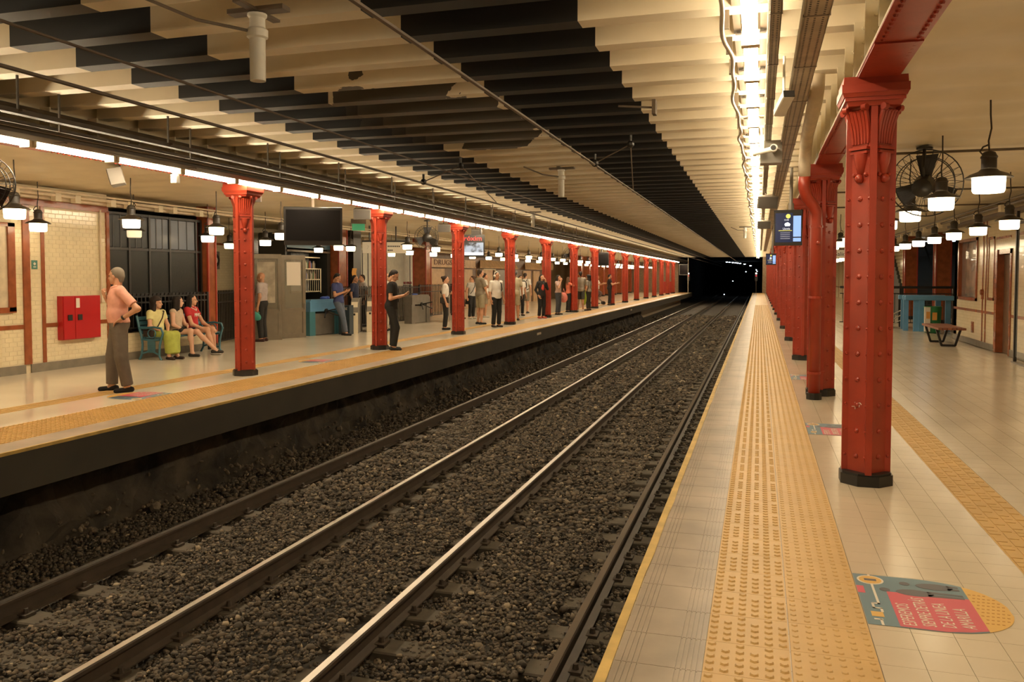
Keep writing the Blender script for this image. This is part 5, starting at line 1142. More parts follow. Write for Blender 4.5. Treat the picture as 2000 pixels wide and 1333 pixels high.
q = MB(); q.box(-0.245, -0.10, -0.235, -0.12, 0.05, 0.75); q.build('beige_panel', PAPER, e); q = MB(); q.box(-0.05, 0.07, -0.245, -0.225, 0.38, 0.60); q.box(-0.21, -0.11, -0.24, -0.2, 0.42, 0.62); q.build('yellow_label', ORANGE, e)
e = empty('blue_turnstile', (4.15, 27.0, 0), 0, 'blue painted turnstile frame behind the black railing, right side', 'turnstile')
for xk, yk in ((0.08, 0.0), (0.32, -0.25), (0.46, -0.3), (1.22, 0.0), (1.05, 0.5), (0.15, 0.9)): q = MB(); q.box(xk - 0.07, xk + 0.07, yk - 0.05, yk + 0.05, 0, 1.0); q.build('leg', BLUEM, e)
for a_ in ((0.0, 1.32, -0.36, -0.22), (0.0, 1.32, 0.0, 0.16), (0.0, 1.32, 0.8, 0.95)): q = MB(); q.box(*a_, 0.92, 1.06); q.build('top_beam', BLUEM, e, bevel=0.02)
q = MB()
for a in (0.1, 0.25, 0.4): q.cyl((-0.05, 0.1, 0.2 + a), (-0.35, -0.1, 0.05 + a), 0.018)
q.build('tripod_arms', TRAYM, e)
e = empty('barrier_railing', (2.55, 29.0, 0), 0, 'black handrail barrier before the dark stairs, right side', 'railing', 'black railings')
q = MB(); q.box(0, 3.42, -0.03, 0.03, 1.24, 1.32); q.build('handrail', BLACK, e); q = MB(); q.box(0, 3.4, -0.012, 0.012, 1.06, 1.09); q.build('rail_bar', BLACK, e); q = MB(); q.box(0, 3.4, -0.012, 0.012, 0.12, 0.15); q.build('rail_bar', BLACK, e)
q = MB(); q.box(-0.008, 0.008, -0.008, 0.008, 0.12, 1.06); me = q.mesh('bar', BLACK)
for k in range(28): link('bar', me, e, (0.1 + 0.12 * k, 0, 0))
for xk in (1.85, 3.40): q = MB(); q.box(xk - 0.06, xk + 0.06, -0.06, 0.06, 0, 1.3); q.build('post', BLACK, e)
q = MB(); q.box(0, 0.5, 0, 0.5, 0, 0.98); tag(q.build('grey_cabinet', GREYM, None, loc=(3.55, 28.3, 0)), 'grey gate cabinet beside the big column, behind the railing', 'cabinet')
pillar(5.55, 34.6, 0.42, 'brown-red pillar left of the dark stairs', group='pillars by the stairs'); pillar(6.12, 31.8, 0.46, 'brown-red pillar right of the dark stairs', group='pillars by the stairs')
e = empty('stair_light', (6.7, 36.2, 3.02), 0, 'cool white light fitting above the dark stairs', 'light'); q = MB(); q.box(-0.7, 0.7, -0.08, 0.08, 0.0, 0.05); q.build('diffuser', mat('cool_light', (1, 1, 1), 0.3, emit=(0.75, 0.88, 1.0), es=7.0), e); q = MB(); q.box(-0.72, 0.72, -0.10, 0.10, 0.05, 0.16); q.build('housing', WHITEP, e)
e = empty('staircase', (5.6, 35.4, 0), 0, 'dark flight of stairs rising between red pillars', 'stairs')
for k in range(15): q = MB(); q.box(0, 2.6, 0.28 * k, 0.28 * (k + 1), 0.0, 0.17 * (k + 1)); q.build('step', mat('dark_step', (0.05, 0.055, 0.05), 0.6), e)
q = MB(); q.bar((1.2, 0.1, 1.0), (1.2, 4.0, 3.2), 0.05, 0.05); q.build('handrail', BLACK, e)
q = MB(); q.box(5.3, 8.6, 39.8, 40.0, 0, 3.15); struct(q.build('wall_stair_back', DARKG))
e = empty('exit_board', (2.72, 30.2, 2.40), 0, 'hanging cream board reading Salida, seen between the columns', 'sign')
q = MB(); q.box(-0.55, 0.55, 0, 0.08, -0.14, 0.14); q.build('board', mat('sign_cream', (0.70, 0.64, 0.5), 0.5), e); text('lettering', 'Salida', 0.20, (-0.03, -0.004, 0.0), (math.pi/2, 0, 0), BLACK, e, 0.002)
q = MB(); q.box(-0.56, 0.56, -0.01, 0.09, 0.14, 0.20); q.cyl((0.3, 0.04, 0.2), (0.3, 0.04, 0.78), 0.02); q.cyl((-0.3, 0.04, 0.2), (-0.3, 0.04, 0.78), 0.02); q.build('top_cap', BROWNM, e)
# ------------------------------------------------------------------ people
def smin(a, b, k):
    h = np.clip(0.5 + 0.5 * (b - a) / k, 0, 1); return b * (1 - h) + a * h - k * h * (1 - h)
def field(prims, vox, k):
    """signed distance on a grid from round cones ('c',a,b,ra,rb,flat) and ellipsoids ('e',centre,radii,R)"""
    bb = []
    for p in prims:
        if p[0] == 'c':
            a, b, r = np.array(p[1]), np.array(p[2]), max(p[3], p[4]); bb.append((np.minimum(a, b) - r, np.maximum(a, b) + r))
        else:
            R = p[3] if p[3] is not None else np.eye(3); ext = np.abs(R) @ np.array(p[2]); bb.append((np.array(p[1]) - ext, np.array(p[1]) + ext))
    lo = np.min([b[0] for b in bb], 0) - 3 * vox; hi = np.max([b[1] for b in bb], 0) + 3 * vox
    n = np.ceil((hi - lo) / vox).astype(int) + 1
    D = np.full(n, 0.2, np.float32); ax = [lo[i] + vox * np.arange(n[i]) for i in range(3)]
    for p, (bl, bh) in zip(prims, bb):
        i0 = np.maximum(0, ((bl - lo - k - 2 * vox) / vox).astype(int)); i1 = np.minimum(n, ((bh - lo + k + 2 * vox) / vox).astype(int) + 2)
        sl_ = tuple(slice(a, b) for a, b in zip(i0, i1))
        X, Y, Z = np.meshgrid(*[ax[i][sl_[i]] for i in range(3)], indexing='ij'); P = np.stack([X, Y, Z], -1)
        if p[0] == 'c':
            a, b = np.array(p[1], float), np.array(p[2], float); d = b - a; L2 = d @ d + 1e-9
            tt = ((P - a) @ d) / L2; t = np.clip(tt, 0, 1)
            dist = np.linalg.norm(P - a - t[..., None] * d, axis=-1) - (p[3] + t * (p[4] - p[3]))
            if len(p) > 5 and p[5]: dist = np.maximum(dist, (tt - 1) * math.sqrt(L2))
        else:
            Q = P - np.array(p[1])
            if p[3] is not None: Q = Q @ p[3]
            r = np.array(p[2]); k0 = np.linalg.norm(Q / r, axis=-1); k1 = np.linalg.norm(Q / r ** 2, axis=-1) + 1e-6
            dist = k0 * (k0 - 1) / k1
        D[sl_] = smin(D[sl_], dist, k)
    return D, lo
def snet(D, lo, vox):
    S = D < 0; c = np.zeros(np.array(D.shape) - 1, int); offs = [(i, j, l) for i in (0, 1) for j in (0, 1) for l in (0, 1)]
    for o in offs: c += S[o[0]:S.shape[0]-1+o[0], o[1]:S.shape[1]-1+o[1], o[2]:S.shape[2]-1+o[2]]
    act = (c > 0) & (c < 8); cells = np.argwhere(act); idx = np.full(act.shape, -1); idx[act] = np.arange(len(cells))
    acc = np.zeros((len(cells), 3)); cnt = np.zeros(len(cells))
    for a in offs:
        for ax_ in range(3):
            if a[ax_]: continue
            b = list(a); b[ax_] = 1; ca = cells + a; cb = cells + b
            da, db = D[tuple(ca.T)], D[tuple(cb.T)]; m = (da < 0) != (db < 0)
            t = da / (da - db + 1e-12); pos = np.array(a, float)[None] + t[:, None] * (np.array(b) - np.array(a))[None]
            acc[m] += pos[m]; cnt[m] += 1
    V = lo + vox * (cells + acc / cnt[:, None]); F = []
    for ax_ in range(3):
        o1, o2 = [(1, 2), (2, 0), (0, 1)][ax_]
        sl0 = [slice(None)] * 3; sl1 = [slice(None)] * 3; sl0[ax_] = slice(0, -1); sl1[ax_] = slice(1, None)
        e = np.argwhere(S[tuple(sl0)] != S[tuple(sl1)]); e = e[(e[:, o1] > 0) & (e[:, o2] > 0) & (e[:, o1] < D.shape[o1]-1) & (e[:, o2] < D.shape[o2]-1)]
        if not len(e): continue
        u = np.zeros(3, int); u[o1] = 1; v = np.zeros(3, int); v[o2] = 1
        q = np.stack([idx[tuple((e - u - v).T)], idx[tuple((e - v).T)], idx[tuple(e.T)], idx[tuple((e - u).T)]], 1)
        fl = ~S[tuple(e.T)]; q[fl] = q[fl][:, ::-1]; F.append(q[(q >= 0).all(1)])
    return V, np.concatenate(F)
def sculpt(prims, vox, k): D, lo = field(prims, vox, k); return snet(D, lo, vox)
_flip = np.array((-1.0, 1, 1))
ARM = {  # right arm: elbow, wrist, palm normal
 'down': ((.235,-.03,1.11), (.25,.05,.87), (-1,0,0)), 'hip': ((.33,-.20,1.16), (.215,-.02,1.03), (0,0,-1)), 'phone': ((.235,.02,1.12), (.09,.26,1.20), (-.3,-.5,.8)),
 'crossed': ((.22,.08,1.13), (-.05,.19,1.17), (0,-1,0)), 'face': ((.20,.13,1.16), (.07,.17,1.46), (-.5,-.8,0)), 'chin': ((.21,.04,1.12), (.06,.15,1.31), (0,-.7,.7)), 'fence': ((.30,.16,1.20), (.34,.40,1.18), (0,0,-1)),
 'bag': ((.25,-.05,1.12), (.27,.0,.86), (-1,0,0)), 'lap': ((.23,.06,1.13), (.06,.25,1.02), (0,0,-1)), 'fold': ((.22,.10,1.12), (-.02,.27,1.12), (0,-1,0)), 'up': ((.26,.16,1.30), (.14,.22,1.52), (-1,0,0)), 'pocket': ((.26,-.06,1.12), (.20,.06,.90), (-1,0,0)), 'reach': ((.24,.12,1.15), (.22,.40,1.22), (-1,0,0)), 'knee': ((.24,.14,1.10), (.16,.38,1.00), (0,0,-1))}
SKIN = [mat('skin_a', (0.56, 0.30, 0.18), 0.5), mat('skin_b', (0.44, 0.22, 0.12), 0.5), mat('skin_c', (0.62, 0.36, 0.24), 0.5)]
EYE = mat('eye_dark', (0.02, 0.015, 0.012), 0.3); LIP = mat('lip', (0.36, 0.10, 0.08), 0.5)
def fab(c, n=[0]): 
    key = 'fabric_%d_%d_%d' % tuple(int(x * 999) for x in c); return mat(key, c, 0.85, var=0.14, vs=14, bump=0.25, bs=22)
def person(loc, face, h, label, arms=('down', 'down'), top=(.5,.5,.5), sleeve=0.62, bottom=(.03,.03,.03), leg=1.0, shoe=(.02,.02,.02), hair=(.02,.015,.01), style='short', skin=0, look=None, seated=None, stance=0.10, step=(0, 0), lean=0.0, fat=1.0, female=False, hem=0.90, vox=0.018, extra=None, nod=0.0, skirt=None, knees=(0, 0), group='people waiting on the left platform', vest=False, loose=1.0):
    sc = h / 1.72; rz = math.atan2(-face[0], face[1])
    e = empty('person', (loc[0], loc[1], loc[2] if len(loc) > 2 else 0), rz, label, 'person', group)
    dz = -0.44 if seated else 0.0
    Rl = rotm(ax=-lean); piv = np.array((0, 0, 0.93 + dz))
    def U(p): return (Rl @ (np.array(p, float) + np.array((0, 0, dz)) - piv) + piv) * sc      # upper body
    def L(p): return np.array(p, float) * sc
    hw = 0.093; legs = []
    for s, i in ((-1, 0), (1, 1)):
        if seated:
            kx, ky, kz, fx, fy, fz = seated[i]; legs.append((L((s * hw, 0.02, 0.50)), L((kx, ky, kz)), L((fx, fy, fz))))
        else:
            legs.append((L((s * hw, 0, 0.90)), L((s * stance, 0.02 + step[i] * 0.5 + knees[i], 0.49)), L((s * stance * 1.1, step[i] - 0.02, 0.085))))
    sw = (0.165 if female else 0.185) * (0.94 + 0.06 * fat)
    ar = []
    for s, i in ((-1, 0), (1, 1)):
        el, wr, nr = ARM[arms[i]]; m = np.array((s, 1, 1.0))
        ar.append((U(np.array((sw * s, -0.01, 1.405))), U(np.array(el) * m), U(np.array(wr) * m), Rl @ (np.array(nr, float) * m)))
    chest = ('e', U((0, 0, 1.27)), np.array(((0.155 if female else 0.175) * (0.9 + 0.1 * fat), 0.105 * fat, 0.21)) * sc, Rl); belly = ('e', U((0, 0.012 * fat, 1.08)), np.array((0.145 * fat if not female else 0.13 * fat, 0.105 * fat, 0.17)) * sc, Rl); pelv = ('e', U((0, -0.01, 0.95)), np.array((0.165 * (1.03 if female else 1) * (0.9 + 0.1 * fat), 0.118 * (0.9 + .1 * fat), 0.13)) * sc, Rl)
    shl = [('c', U((-sw * 0.95, -0.01, 1.40)), U((sw * 0.95, -0.01, 1.40)), 0.058 * sc, 0.058 * sc)]
    neck = ('c', U((0, -0.015, 1.40)), U((0, 0.012, 1.54)), 0.058 * sc, 0.050 * sc)
    limb = []
    for a, b, c, n in ar: limb += [('c', a, b, 0.050 * sc, 0.040 * sc), ('c', b, c, 0.041 * sc, 0.027 * sc)]
    for a, b, c in legs: limb += [('c', a, b, 0.080 * sc, 0.056 * sc), ('c', b, b + (c - b) * 0.35 - np.array((0, 0.014, 0)) * sc, 0.054 * sc, 0.056 * sc), ('c', b + (c - b) * 0.35, c, 0.055 * sc, 0.036 * sc), ('c', c, c + np.array((0, 0.05, -0.045)) * sc, 0.036 * sc, 0.03 * sc)]
    V, F = sculpt([chest, belly, pelv, neck] + shl + limb, vox, 0.03)
    body = MB(); body.add(V, F.tolist(), 0)
    # head
    look = look or face; a = math.atan2(-look[0], look[1]) - rz; HR = rotm(az=a) @ rotm(ax=-nod); hc = U((0, 0.02, 1.605))
    def H(p): return hc + HR @ (np.array(p, float) * sc)
    hp = [('e', H((0, -0.008, 0.035)), np.array((0.074, 0.094, 0.086)) * sc, HR), ('e', H((0, 0.028, -0.045)), np.array((0.056, 0.064, 0.066)) * sc, HR), ('e', H((0, 0.058, -0.092)), np.array((0.026, 0.024, 0.02)) * sc, HR), ('c', H((0, 0.086, 0.012)), H((0, 0.106, -0.026)), 0.009 * sc, 0.015 * sc), ('c', H((-0.04, 0.072, 0.026)), H((0.04, 0.072, 0.026)), 0.012 * sc, 0.012 * sc), ('c', H((0, -0.03, -0.02)), H((0, -0.03, -0.11)), 0.052 * sc, 0.050 * sc)]
    for s in (-1, 1): hp += [('e', H((s * 0.076, -0.005, -0.008)), np.array((0.012, 0.020, 0.032)) * sc, HR)]
    hv = min(vox, 0.011) if vox < 0.02 else 0.014
    V, F = sculpt(hp, hv, 0.014); body.add(V, F.tolist(), 0)
    for s in (-1, 1): body.ball(H((s * 0.031, 0.081, 0.008)), np.array((0.013, 0.008, 0.008)) * sc, 7, 5, 1, HR)
    body.ball(H((0, 0.086, -0.062)), np.array((0.022, 0.008, 0.007)) * sc, 7, 5, 2, HR)
    # hands: palm, four fingers, thumb
    for i, (sh_, el, wr, nrm) in enumerate(ar):
        s = -1 if i == 0 else 1; d = wr - el; d = d / np.linalg.norm(d); nrm = nrm - d * (nrm @ d); nrm = nrm / (np.linalg.norm(nrm) + 1e-9); sd = np.cross(d, nrm) * (1 if s > 0 else -1)
        B = np.array([sd, d, nrm]).T
        hp = [('e', wr + d * 0.045 * sc, np.array((0.040, 0.055, 0.017)) * sc, B), ('c', wr - d * 0.02 * sc, wr + d * 0.02 * sc, 0.027 * sc, 0.026 * sc)]
        curl = 0.9 if arms[i] in ('phone', 'bag', 'fence', 'chin') else 0.45
        for j, (o_, ln) in enumerate(((-0.030, 0.062), (-0.010, 0.078), (0.011, 0.084), (0.031, 0.074))):
            p0 = wr + (d * 0.088 + sd * o_) * sc; d1 = d * math.cos(curl * 0.6) + nrm * math.sin(curl * 0.6); d2 = d * math.cos(curl * 1.7) + nrm * math.sin(curl * 1.7)
            p1 = p0 + d1 * ln * 0.5 * sc; p2 = p1 + d2 * ln * 0.5 * sc; hp += [('c', p0 - d * 0.02 * sc, p1, 0.0095 * sc, 0.009 * sc), ('c', p1, p2, 0.009 * sc, 0.0075 * sc)]
        t0 = wr + (d * 0.025 + sd * 0.032) * sc; t1 = t0 + (sd * 0.024 + d * 0.032 + nrm * 0.010) * sc; t2 = t1 + (d * 0.030 + nrm * 0.012) * sc
        hp += [('c', t0, t1, 0.013 * sc, 0.011 * sc), ('c', t1, t2, 0.010 * sc, 0.008 * sc)]
        V, F = sculpt(hp, 0.0065 if vox < 0.02 else 0.009, 0.006); body.add(V, F.tolist(), 0)
    body.build('body', [SKIN[skin], EYE, LIP], e, smooth=True)
    # shirt
    g = 0.016 * sc
    def infl(p, q=g): return (p[0], p[1], np.array(p[2]) + q, p[3]) if p[0] == 'e' else (p[0], p[1], p[2], p[3] + q, p[4] + q)
    tp = [infl(chest), infl(belly, g * 1.1)] + [infl(shl[0], g * 0.6)]
    if hem < 0.98: tp.append(infl(pelv, g * 1.3))
    for a_, b, c, n in ar:
        if sleeve > 0 and sleeve <= 1: tp.append(('c', a_, a_ + (b - a_) * sleeve, 0.064 * sc, (0.064 if sleeve < 0.9 else 0.052) * sc, True))
        elif sleeve > 1: tp += [('c', a_, b, 0.062 * sc, 0.05 * sc), ('c', b, b + (c - b) * (sleeve - 1), 0.050 * sc, 0.042 * sc, True)]
    D, lo = field(tp, vox, 0.025)
    zz = lo[2] + vox * np.arange(D.shape[2]); yy_ = lo[1] + vox * np.arange(D.shape[1]); hz = (hem + dz) * sc
    D = np.maximum(D, (hz - zz)[None, None, :]); V, F = snet(D, lo, vox)
    q = MB(); q.add(V, F.tolist()); q.build('shirt', fab(top), e, smooth=True)
    # trousers, shorts or skirt
    if skirt:
        if seated:
            bp = [infl(pelv, g * 1.2)]
            for a_, b, c in legs: bp += [('c', a_, b, 0.105 * sc, 0.09 * sc), ('c', b, b + (c - b) * skirt, 0.085 * sc, 0.075 * sc, True)]
            a_, b = (legs[0][1] + legs[1][1]) / 2, (legs[0][2] + legs[1][2]) / 2; bp += [('c', a_, a_ + (b - a_) * (skirt + 0.04) + np.array((0.03, 0.05, 0)), 0.085 * sc, 0.115 * sc, True)]
            V, F = sculpt(bp, vox, 0.05)
        else: V, F = sculpt([infl(pelv, g * 1.2), ('c', U((0, 0, 0.98)), L((0, 0, 0.9 - 0.8 * skirt)), 0.14 * sc, 0.20 * sc, True)], vox, 0.03)
        q = MB(); q.add(V, F.tolist()); q.build('skirt', fab(bottom), e, smooth=True)
    else:
        bp = [infl(pelv, g * 0.9)]
        for a_, b, c in legs:
            if leg < 1: bp.append(('c', a_, a_ + (b - a_) * leg / 1.0, 0.100 * sc, 0.088 * sc, True))
            else:
                bp.append(('c', a_, b, 0.100 * sc * (0.5 + 0.5 * loose), 0.075 * sc * loose)); f = min(1.0, leg - 1) if leg > 1 else 1.0
                bp.append(('c', b, b + (c - b) * f * 0.98, 0.075 * sc * loose, 0.066 * sc * loose, True))
        D, lo = field(bp, vox, 0.02); zz = lo[2] + vox * np.arange(D.shape[2]); D = np.maximum(D, (zz - (1.03 + dz) * sc)[None, None, :]); V, F = snet(D, lo, vox)
        q = MB(); q.add(V, F.tolist()); q.build('trousers' if leg >= 1 else 'shorts', fab(bottom), e, smooth=True)
    # shoes
    for i, (a_, b, c) in enumerate(legs):
        t = c - b; fw = np.array((0.12 * (-1 if i == 0 else 1), 1, 0)); fw /= np.linalg.norm(fw); 
        p0 = c * np.array((1, 1, 0)) + np.array((0, 0, max(0.035 * sc, c[2] - 0.05 * sc)))
        D, lo = field([('c', p0 - fw * 0.05 * sc, p0 + fw * 0.15 * sc + np.array((0, 0, -0.008)), 0.040 * sc, 0.034 * sc), ('c', p0, p0 + np.array((0, 0, 0.045)) * sc, 0.040 * sc, 0.038 * sc)], min(vox, 0.014), 0.02)
        z_ = lo[2] + min(vox, 0.014) * np.arange(D.shape[2]); D = np.maximum(D, (p0[2] - 0.034 * sc - z_)[None, None, :]); V, F = snet(D, lo, min(vox, 0.014))
        q = MB(); q.add(V, F.tolist()); q.build('shoe', fab(shoe), e, smooth=True)
    # hair
    if style != 'bald':
        hp = [('e', H((0, -0.022, 0.045)), np.array((0.083, 0.094, 0.088)) * sc, HR), ('c', H((0, -0.075, 0.0)), H((0, -0.07, -0.05)), 0.05 * sc, 0.04 * sc)]
        if style in ('long', 'curly'):
            for s in (-1, 1): hp += [('c', H((s * 0.062, -0.02, 0.03)), H((s * 0.085, -0.035, -0.14)), 0.036 * sc, (0.045 if style == 'curly' else 0.035) * sc), ('c', H((s * 0.04, -0.07, 0)), H((s * 0.06, -0.09, -0.26 if style == 'long' else -0.12)), 0.05 * sc, 0.045 * sc)]
            if style == 'curly': hp += [('e', H((0, -0.03, 0.05)), np.array((0.125, 0.122, 0.108)) * sc, HR)]
        if style == 'bun': hp += [('e', H((0, -0.12, 0.07)), np.array((0.045, 0.045, 0.045)) * sc, HR)]
        D, lo = field(hp, hv, 0.02); ii = np.indices(D.shape).reshape(3, -1).T * hv + lo; loc_ = (ii - hc) @ HR / sc
        cut = np.maximum(loc_[:, 1] - (0.055 if style != 'cap' else 0.08) - 0.5 * np.clip(loc_[:, 2] - 0.055, -0.05, 1), -1) if style in ('short', 'bun', 'long', 'curly', 'cap') else loc_[:, 1] - 0.05
        face_cut = np.minimum(0.060 - loc_[:, 2], loc_[:, 1] + 0.005)        # keep the face free below the hairline
        D = np.maximum(D, np.maximum(np.where(loc_[:, 2] < 0.060, loc_[:, 1] - 0.012, -1), -1).reshape(D.shape) * sc)
        V, F = snet(D, lo, hv); q = MB(); q.add(V, F.tolist()); q.build('hair' if style != 'cap' else 'cap', fab(hair), e, smooth=True)
    if extra: extra(e, U, L, H, ar, legs, sc)
    return e
def thing_on(e, nm, q, m, smooth=True): q.build(nm, m, e, smooth=smooth)
def phone(hand):
    def f(e, U, L, H, ar, legs, sc):
        w_ = ar[hand][2]; d = w_ - ar[hand][1]; d = d / np.linalg.norm(d); c = w_ + d * 0.10 + np.array((0, 0, 0.02))
        o = MB(); o.obox((0, 0, 0), (0.036, 0.005, 0.07), rotm(ax=-0.7)); ob = o.build('phone', BLACK, None); M = e.matrix_world
        R = Matrix.Rotation(e.rotation_euler.z, 4, 'Z'); ob.matrix_world = Matrix.Translation(e.location) @ R @ Matrix.Translation(Vector(c))
        tag(ob, 'phone held by the %s' % e['label'].split(' ', 1)[0 if False else 1][:60] if False else 'dark phone in the hands of the ' + PH.get(e['label'], 'person'), 'phone', 'phones in hands')
    return f
PH = {}
def strap_bag(col, side=1, bagz=0.95):
    def f(e, U, L, H, ar, legs, sc):
        q = MB(); q.tube([U((-side * 0.12, 0.085, 1.44)), U((-side * 0.03, 0.135, 1.30)), U((side * 0.08, 0.135, 1.14)), U((side * 0.16, 0.08, 1.02))], 0.011, 6); q.tube([U((-side * 0.12, 0.085, 1.44)), U((-side * 0.10, -0.09, 1.42)), U((side * 0.05, -0.14, 1.2)), U((side * 0.18, -0.06, 1.02))], 0.011, 6); q.build('strap', fab(col), e, smooth=True)
        q = MB(); q.obox(U((side * 0.21, 0.0, bagz)), (0.035, 0.13, 0.10)); q.build('shoulder_bag', fab(col), e, bevel=0.02)
    return f
def backpack(col, front_strap=True, both=True):
    def f(e, U, L, H, ar, legs, sc):
        V, F = sculpt([('e', U((0, -0.19, 1.20)), (0.15, 0.085, 0.22), None), ('e', U((0, -0.25, 1.10)), (0.11, 0.06, 0.12), None)], 0.02, 0.03); q = MB(); q.add(V, F.tolist()); q.build('backpack', fab(col), e, smooth=True)
        q = MB()
        for s in ((-1, 1) if both else (-1,)): q.tube([U((s * 0.10, -0.12, 1.38)), U((s * 0.11, -0.02, 1.475)), U((s * 0.11, 0.115, 1.36)), U((s * 0.13, 0.125, 1.20)), U((s * 0.16, 0.02, 1.05)), U((s * 0.12, -0.14, 1.02))], 0.018, 6)
        q.build('strap', fab(col), e, smooth=True)
    return f
RI = (0.957, 0.289); LE = (-0.957, -0.289); CAMD = (0.5, -0.87); AW = (-0.4, 0.92)
def mix(a, b, t): v = np.array(a) * (1 - t) + np.array(b) * t; return tuple(v / np.linalg.norm(v))
BLK = (0.012, 0.011, 0.010); WHT = (0.70, 0.66, 0.58); DEN = (0.055, 0.075, 0.12)
def pinkman(e, U, L, H, ar, legs, sc):
    q = MB(); w_, el = ar[0][2], ar[0][1]; d = (w_ - el) / np.linalg.norm(w_ - el); q.cyl(w_ - d * 0.035, w_ - d * 0.005, 0.034, n=12); q.build('wrist_watch', BLACK, e)
    q = MB(); q.add(*[x.tolist() for x in sculpt([('c', U((-0.15, 0.0, 0.985)), U((0.15, 0.0, 0.985)), 0.02, 0.02), ('e', U((0, 0.0, 0.985)), (0.178, 0.132, 0.02), None)], 0.012, 0.01)]); q.build('belt', fab((0.03, 0.02, 0.015)), e, smooth=True)
    q = MB(); q.tube([U((-0.10, 0.02, 1.475)), U((-0.05, 0.075, 1.45)), U((0, 0.10, 1.40)), U((0.05, 0.075, 1.45)), U((0.10, 0.02, 1.475))], 0.018, 6); q.build('collar', fab((0.72, 0.36, 0.27)), e, smooth=True)
    q = MB()
    for z in (1.34, 1.24, 1.14, 1.05): q.ball(U((0, 0.135, z)), (0.007, 0.005, 0.007), 6, 4)
    q.build('button', PAPER, e)
person((-8.65, 9.45), mix(LE, CAMD, 0.36), 1.74, 'grey-haired man in pink shirt and grey trousers, hand on hip', ('hip', 'chin'), (0.72, 0.36, 0.27), 0.75, (0.13, 0.105, 0.08), 1.0, (0.012, .01, .01), (0.19, 0.16, 0.12), 'short', 0, look=mix(LE, AW, 0.12), stance=0.14, step=(-0.06, 0.10), fat=1.18, hem=0.96, vox=0.0125, extra=pinkman, loose=1.18)
def belt_bag(e, U, L, H, ar, legs, sc): strap_bag((0.05, 0.03, 0.02))(e, U, L, H, ar, legs, sc)
SEAT1 = ((-0.10, 0.42, 0.50, -0.10, 0.46, 0.085), (0.10, 0.42, 0.50, 0.09, 0.44, 0.085))
person((-11.40, 13.46), mix((1, 0), CAMD, 0.15), 1.62, 'seated curly-haired woman in pale yellow top and lime skirt', ('lap', 'lap'), (0.68, 0.62, 0.28), 0.5, (0.36, 0.40, 0.07), 1.0, (0.03, .015, .01), (0.022, 0.012, 0.008), 'curly', 0, look=RI, seated=SEAT1, female=True, skirt=0.86, hem=0.98, vox=0.0135, extra=belt_bag)
SEAT2 = ((-0.07, 0.46, 0.52, 0.06, 0.90, 0.16), (0.12, 0.40, 0.55, 0.10, 0.42, 0.085))
def beads(e, U, L, H, ar, legs, sc): q = MB(); q.add(*[x.tolist() for x in sculpt([('e', U((0.05, 0.20, 1.02)), (0.13, 0.09, 0.08), None)], 0.014, 0.01)]); q.build('lap_bag', fab((0.02, 0.018, 0.015)), e, smooth=True)
person((-11.40, 13.98), mix((1, 0), RI, 0.8), 1.64, 'seated dark-haired woman in beige sleeveless top, bare legs stretched out', ('fold', 'lap'), (0.52, 0.40, 0.28), 0.0, (0.03, .025, .025), 0.35, (0.03, .025, .02), (0.018, 0.011, 0.008), 'long', 2, look=mix(RI, AW, 0.45), seated=SEAT2, female=True, hem=0.96, vox=0.0135, lean=0.1, extra=beads)
SEAT3 = ((-0.11, 0.42, 0.54, -0.12, 0.46, 0.085), (0.14, 0.44, 0.54, 0.16, 0.60, 0.085))
def pinktext(e, U, L, H, ar, legs, sc):
    p = U((0, 0.125, 1.29)); text('lettering', 'PINK', 0.10, tuple(p + np.array((0, 0.012, 0))), (math.pi/2, 0, math.pi), WHITEP, e, 0.004)
    q = MB(); q.tube([U((-0.10, 0.03, 1.46)), U((-0.05, 0.09, 1.42)), U((0, 0.115, 1.385)), U((0.05, 0.09, 1.42)), U((0.10, 0.03, 1.46))], 0.010, 6); q.build('collar_trim', WHITEP, e, smooth=True)
person((-11.40, 14.50), mix((1, 0), RI, 0.5), 1.66, 'seated woman in red T-shirt with white lettering and shorts', ('knee', 'knee'), (0.48, 0.022, 0.025), 0.45, (0.05, .05, .06), 0.4, (0.45, .42, .38), (0.016, 0.011, 0.008), 'long', 0, look=mix(RI, AW, 0.15), seated=SEAT3, female=True, hem=0.94, vox=0.0135, extra=pinktext)
def tealbag(e, U, L, H, ar, legs, sc):
    R = Matrix.Rotation(e.rotation_euler.z, 4, 'Z'); w_ = ar[0][2]; q = MB(); q.add(*[x.tolist() for x in sculpt([('e', (0, 0.03, -0.15), (0.05, 0.15, 0.10), rotm(ax=0.5))], 0.014, 0.02)]); q.tube([(0, -0.06, -0.08), (0, 0, 0.0), (0, 0.10, -0.08)], 0.012, 6)
    ob = q.build('teal_bag', mat('teal_fabric', (0.06, 0.30, 0.24), 0.8), None, smooth=True); ob.matrix_world = Matrix.Translation(e.location) @ R @ Matrix.Translation(Vector(w_ + np.array((0, 0.02, -0.06)))); tag(ob, 'small teal bag hanging from the hand of the balding man', 'bag')
person((-11.90, 17.80), mix(LE, AW, 0.10), 1.72, 'balding man in grey shirt and black trousers leaning on the fence', ('bag', 'fence'), (0.40, 0.34, 0.32), 0.7, BLK, 1.0, (0.05, .02, .015), (0.2, 0.15, 0.1), 'bald', 1, look=LE, fat=1.15, hem=0.98, vox=0.016, extra=tealbag)
PH['man in blue T-shirt and jeans leaning back against the turnstile'] = 'man in blue'; PH['man in black T-shirt reading his phone beside the second column'] = 'man in black by the column'; PH['man in black T-shirt and trousers holding a phone, far left platform'] = 'far man in black'
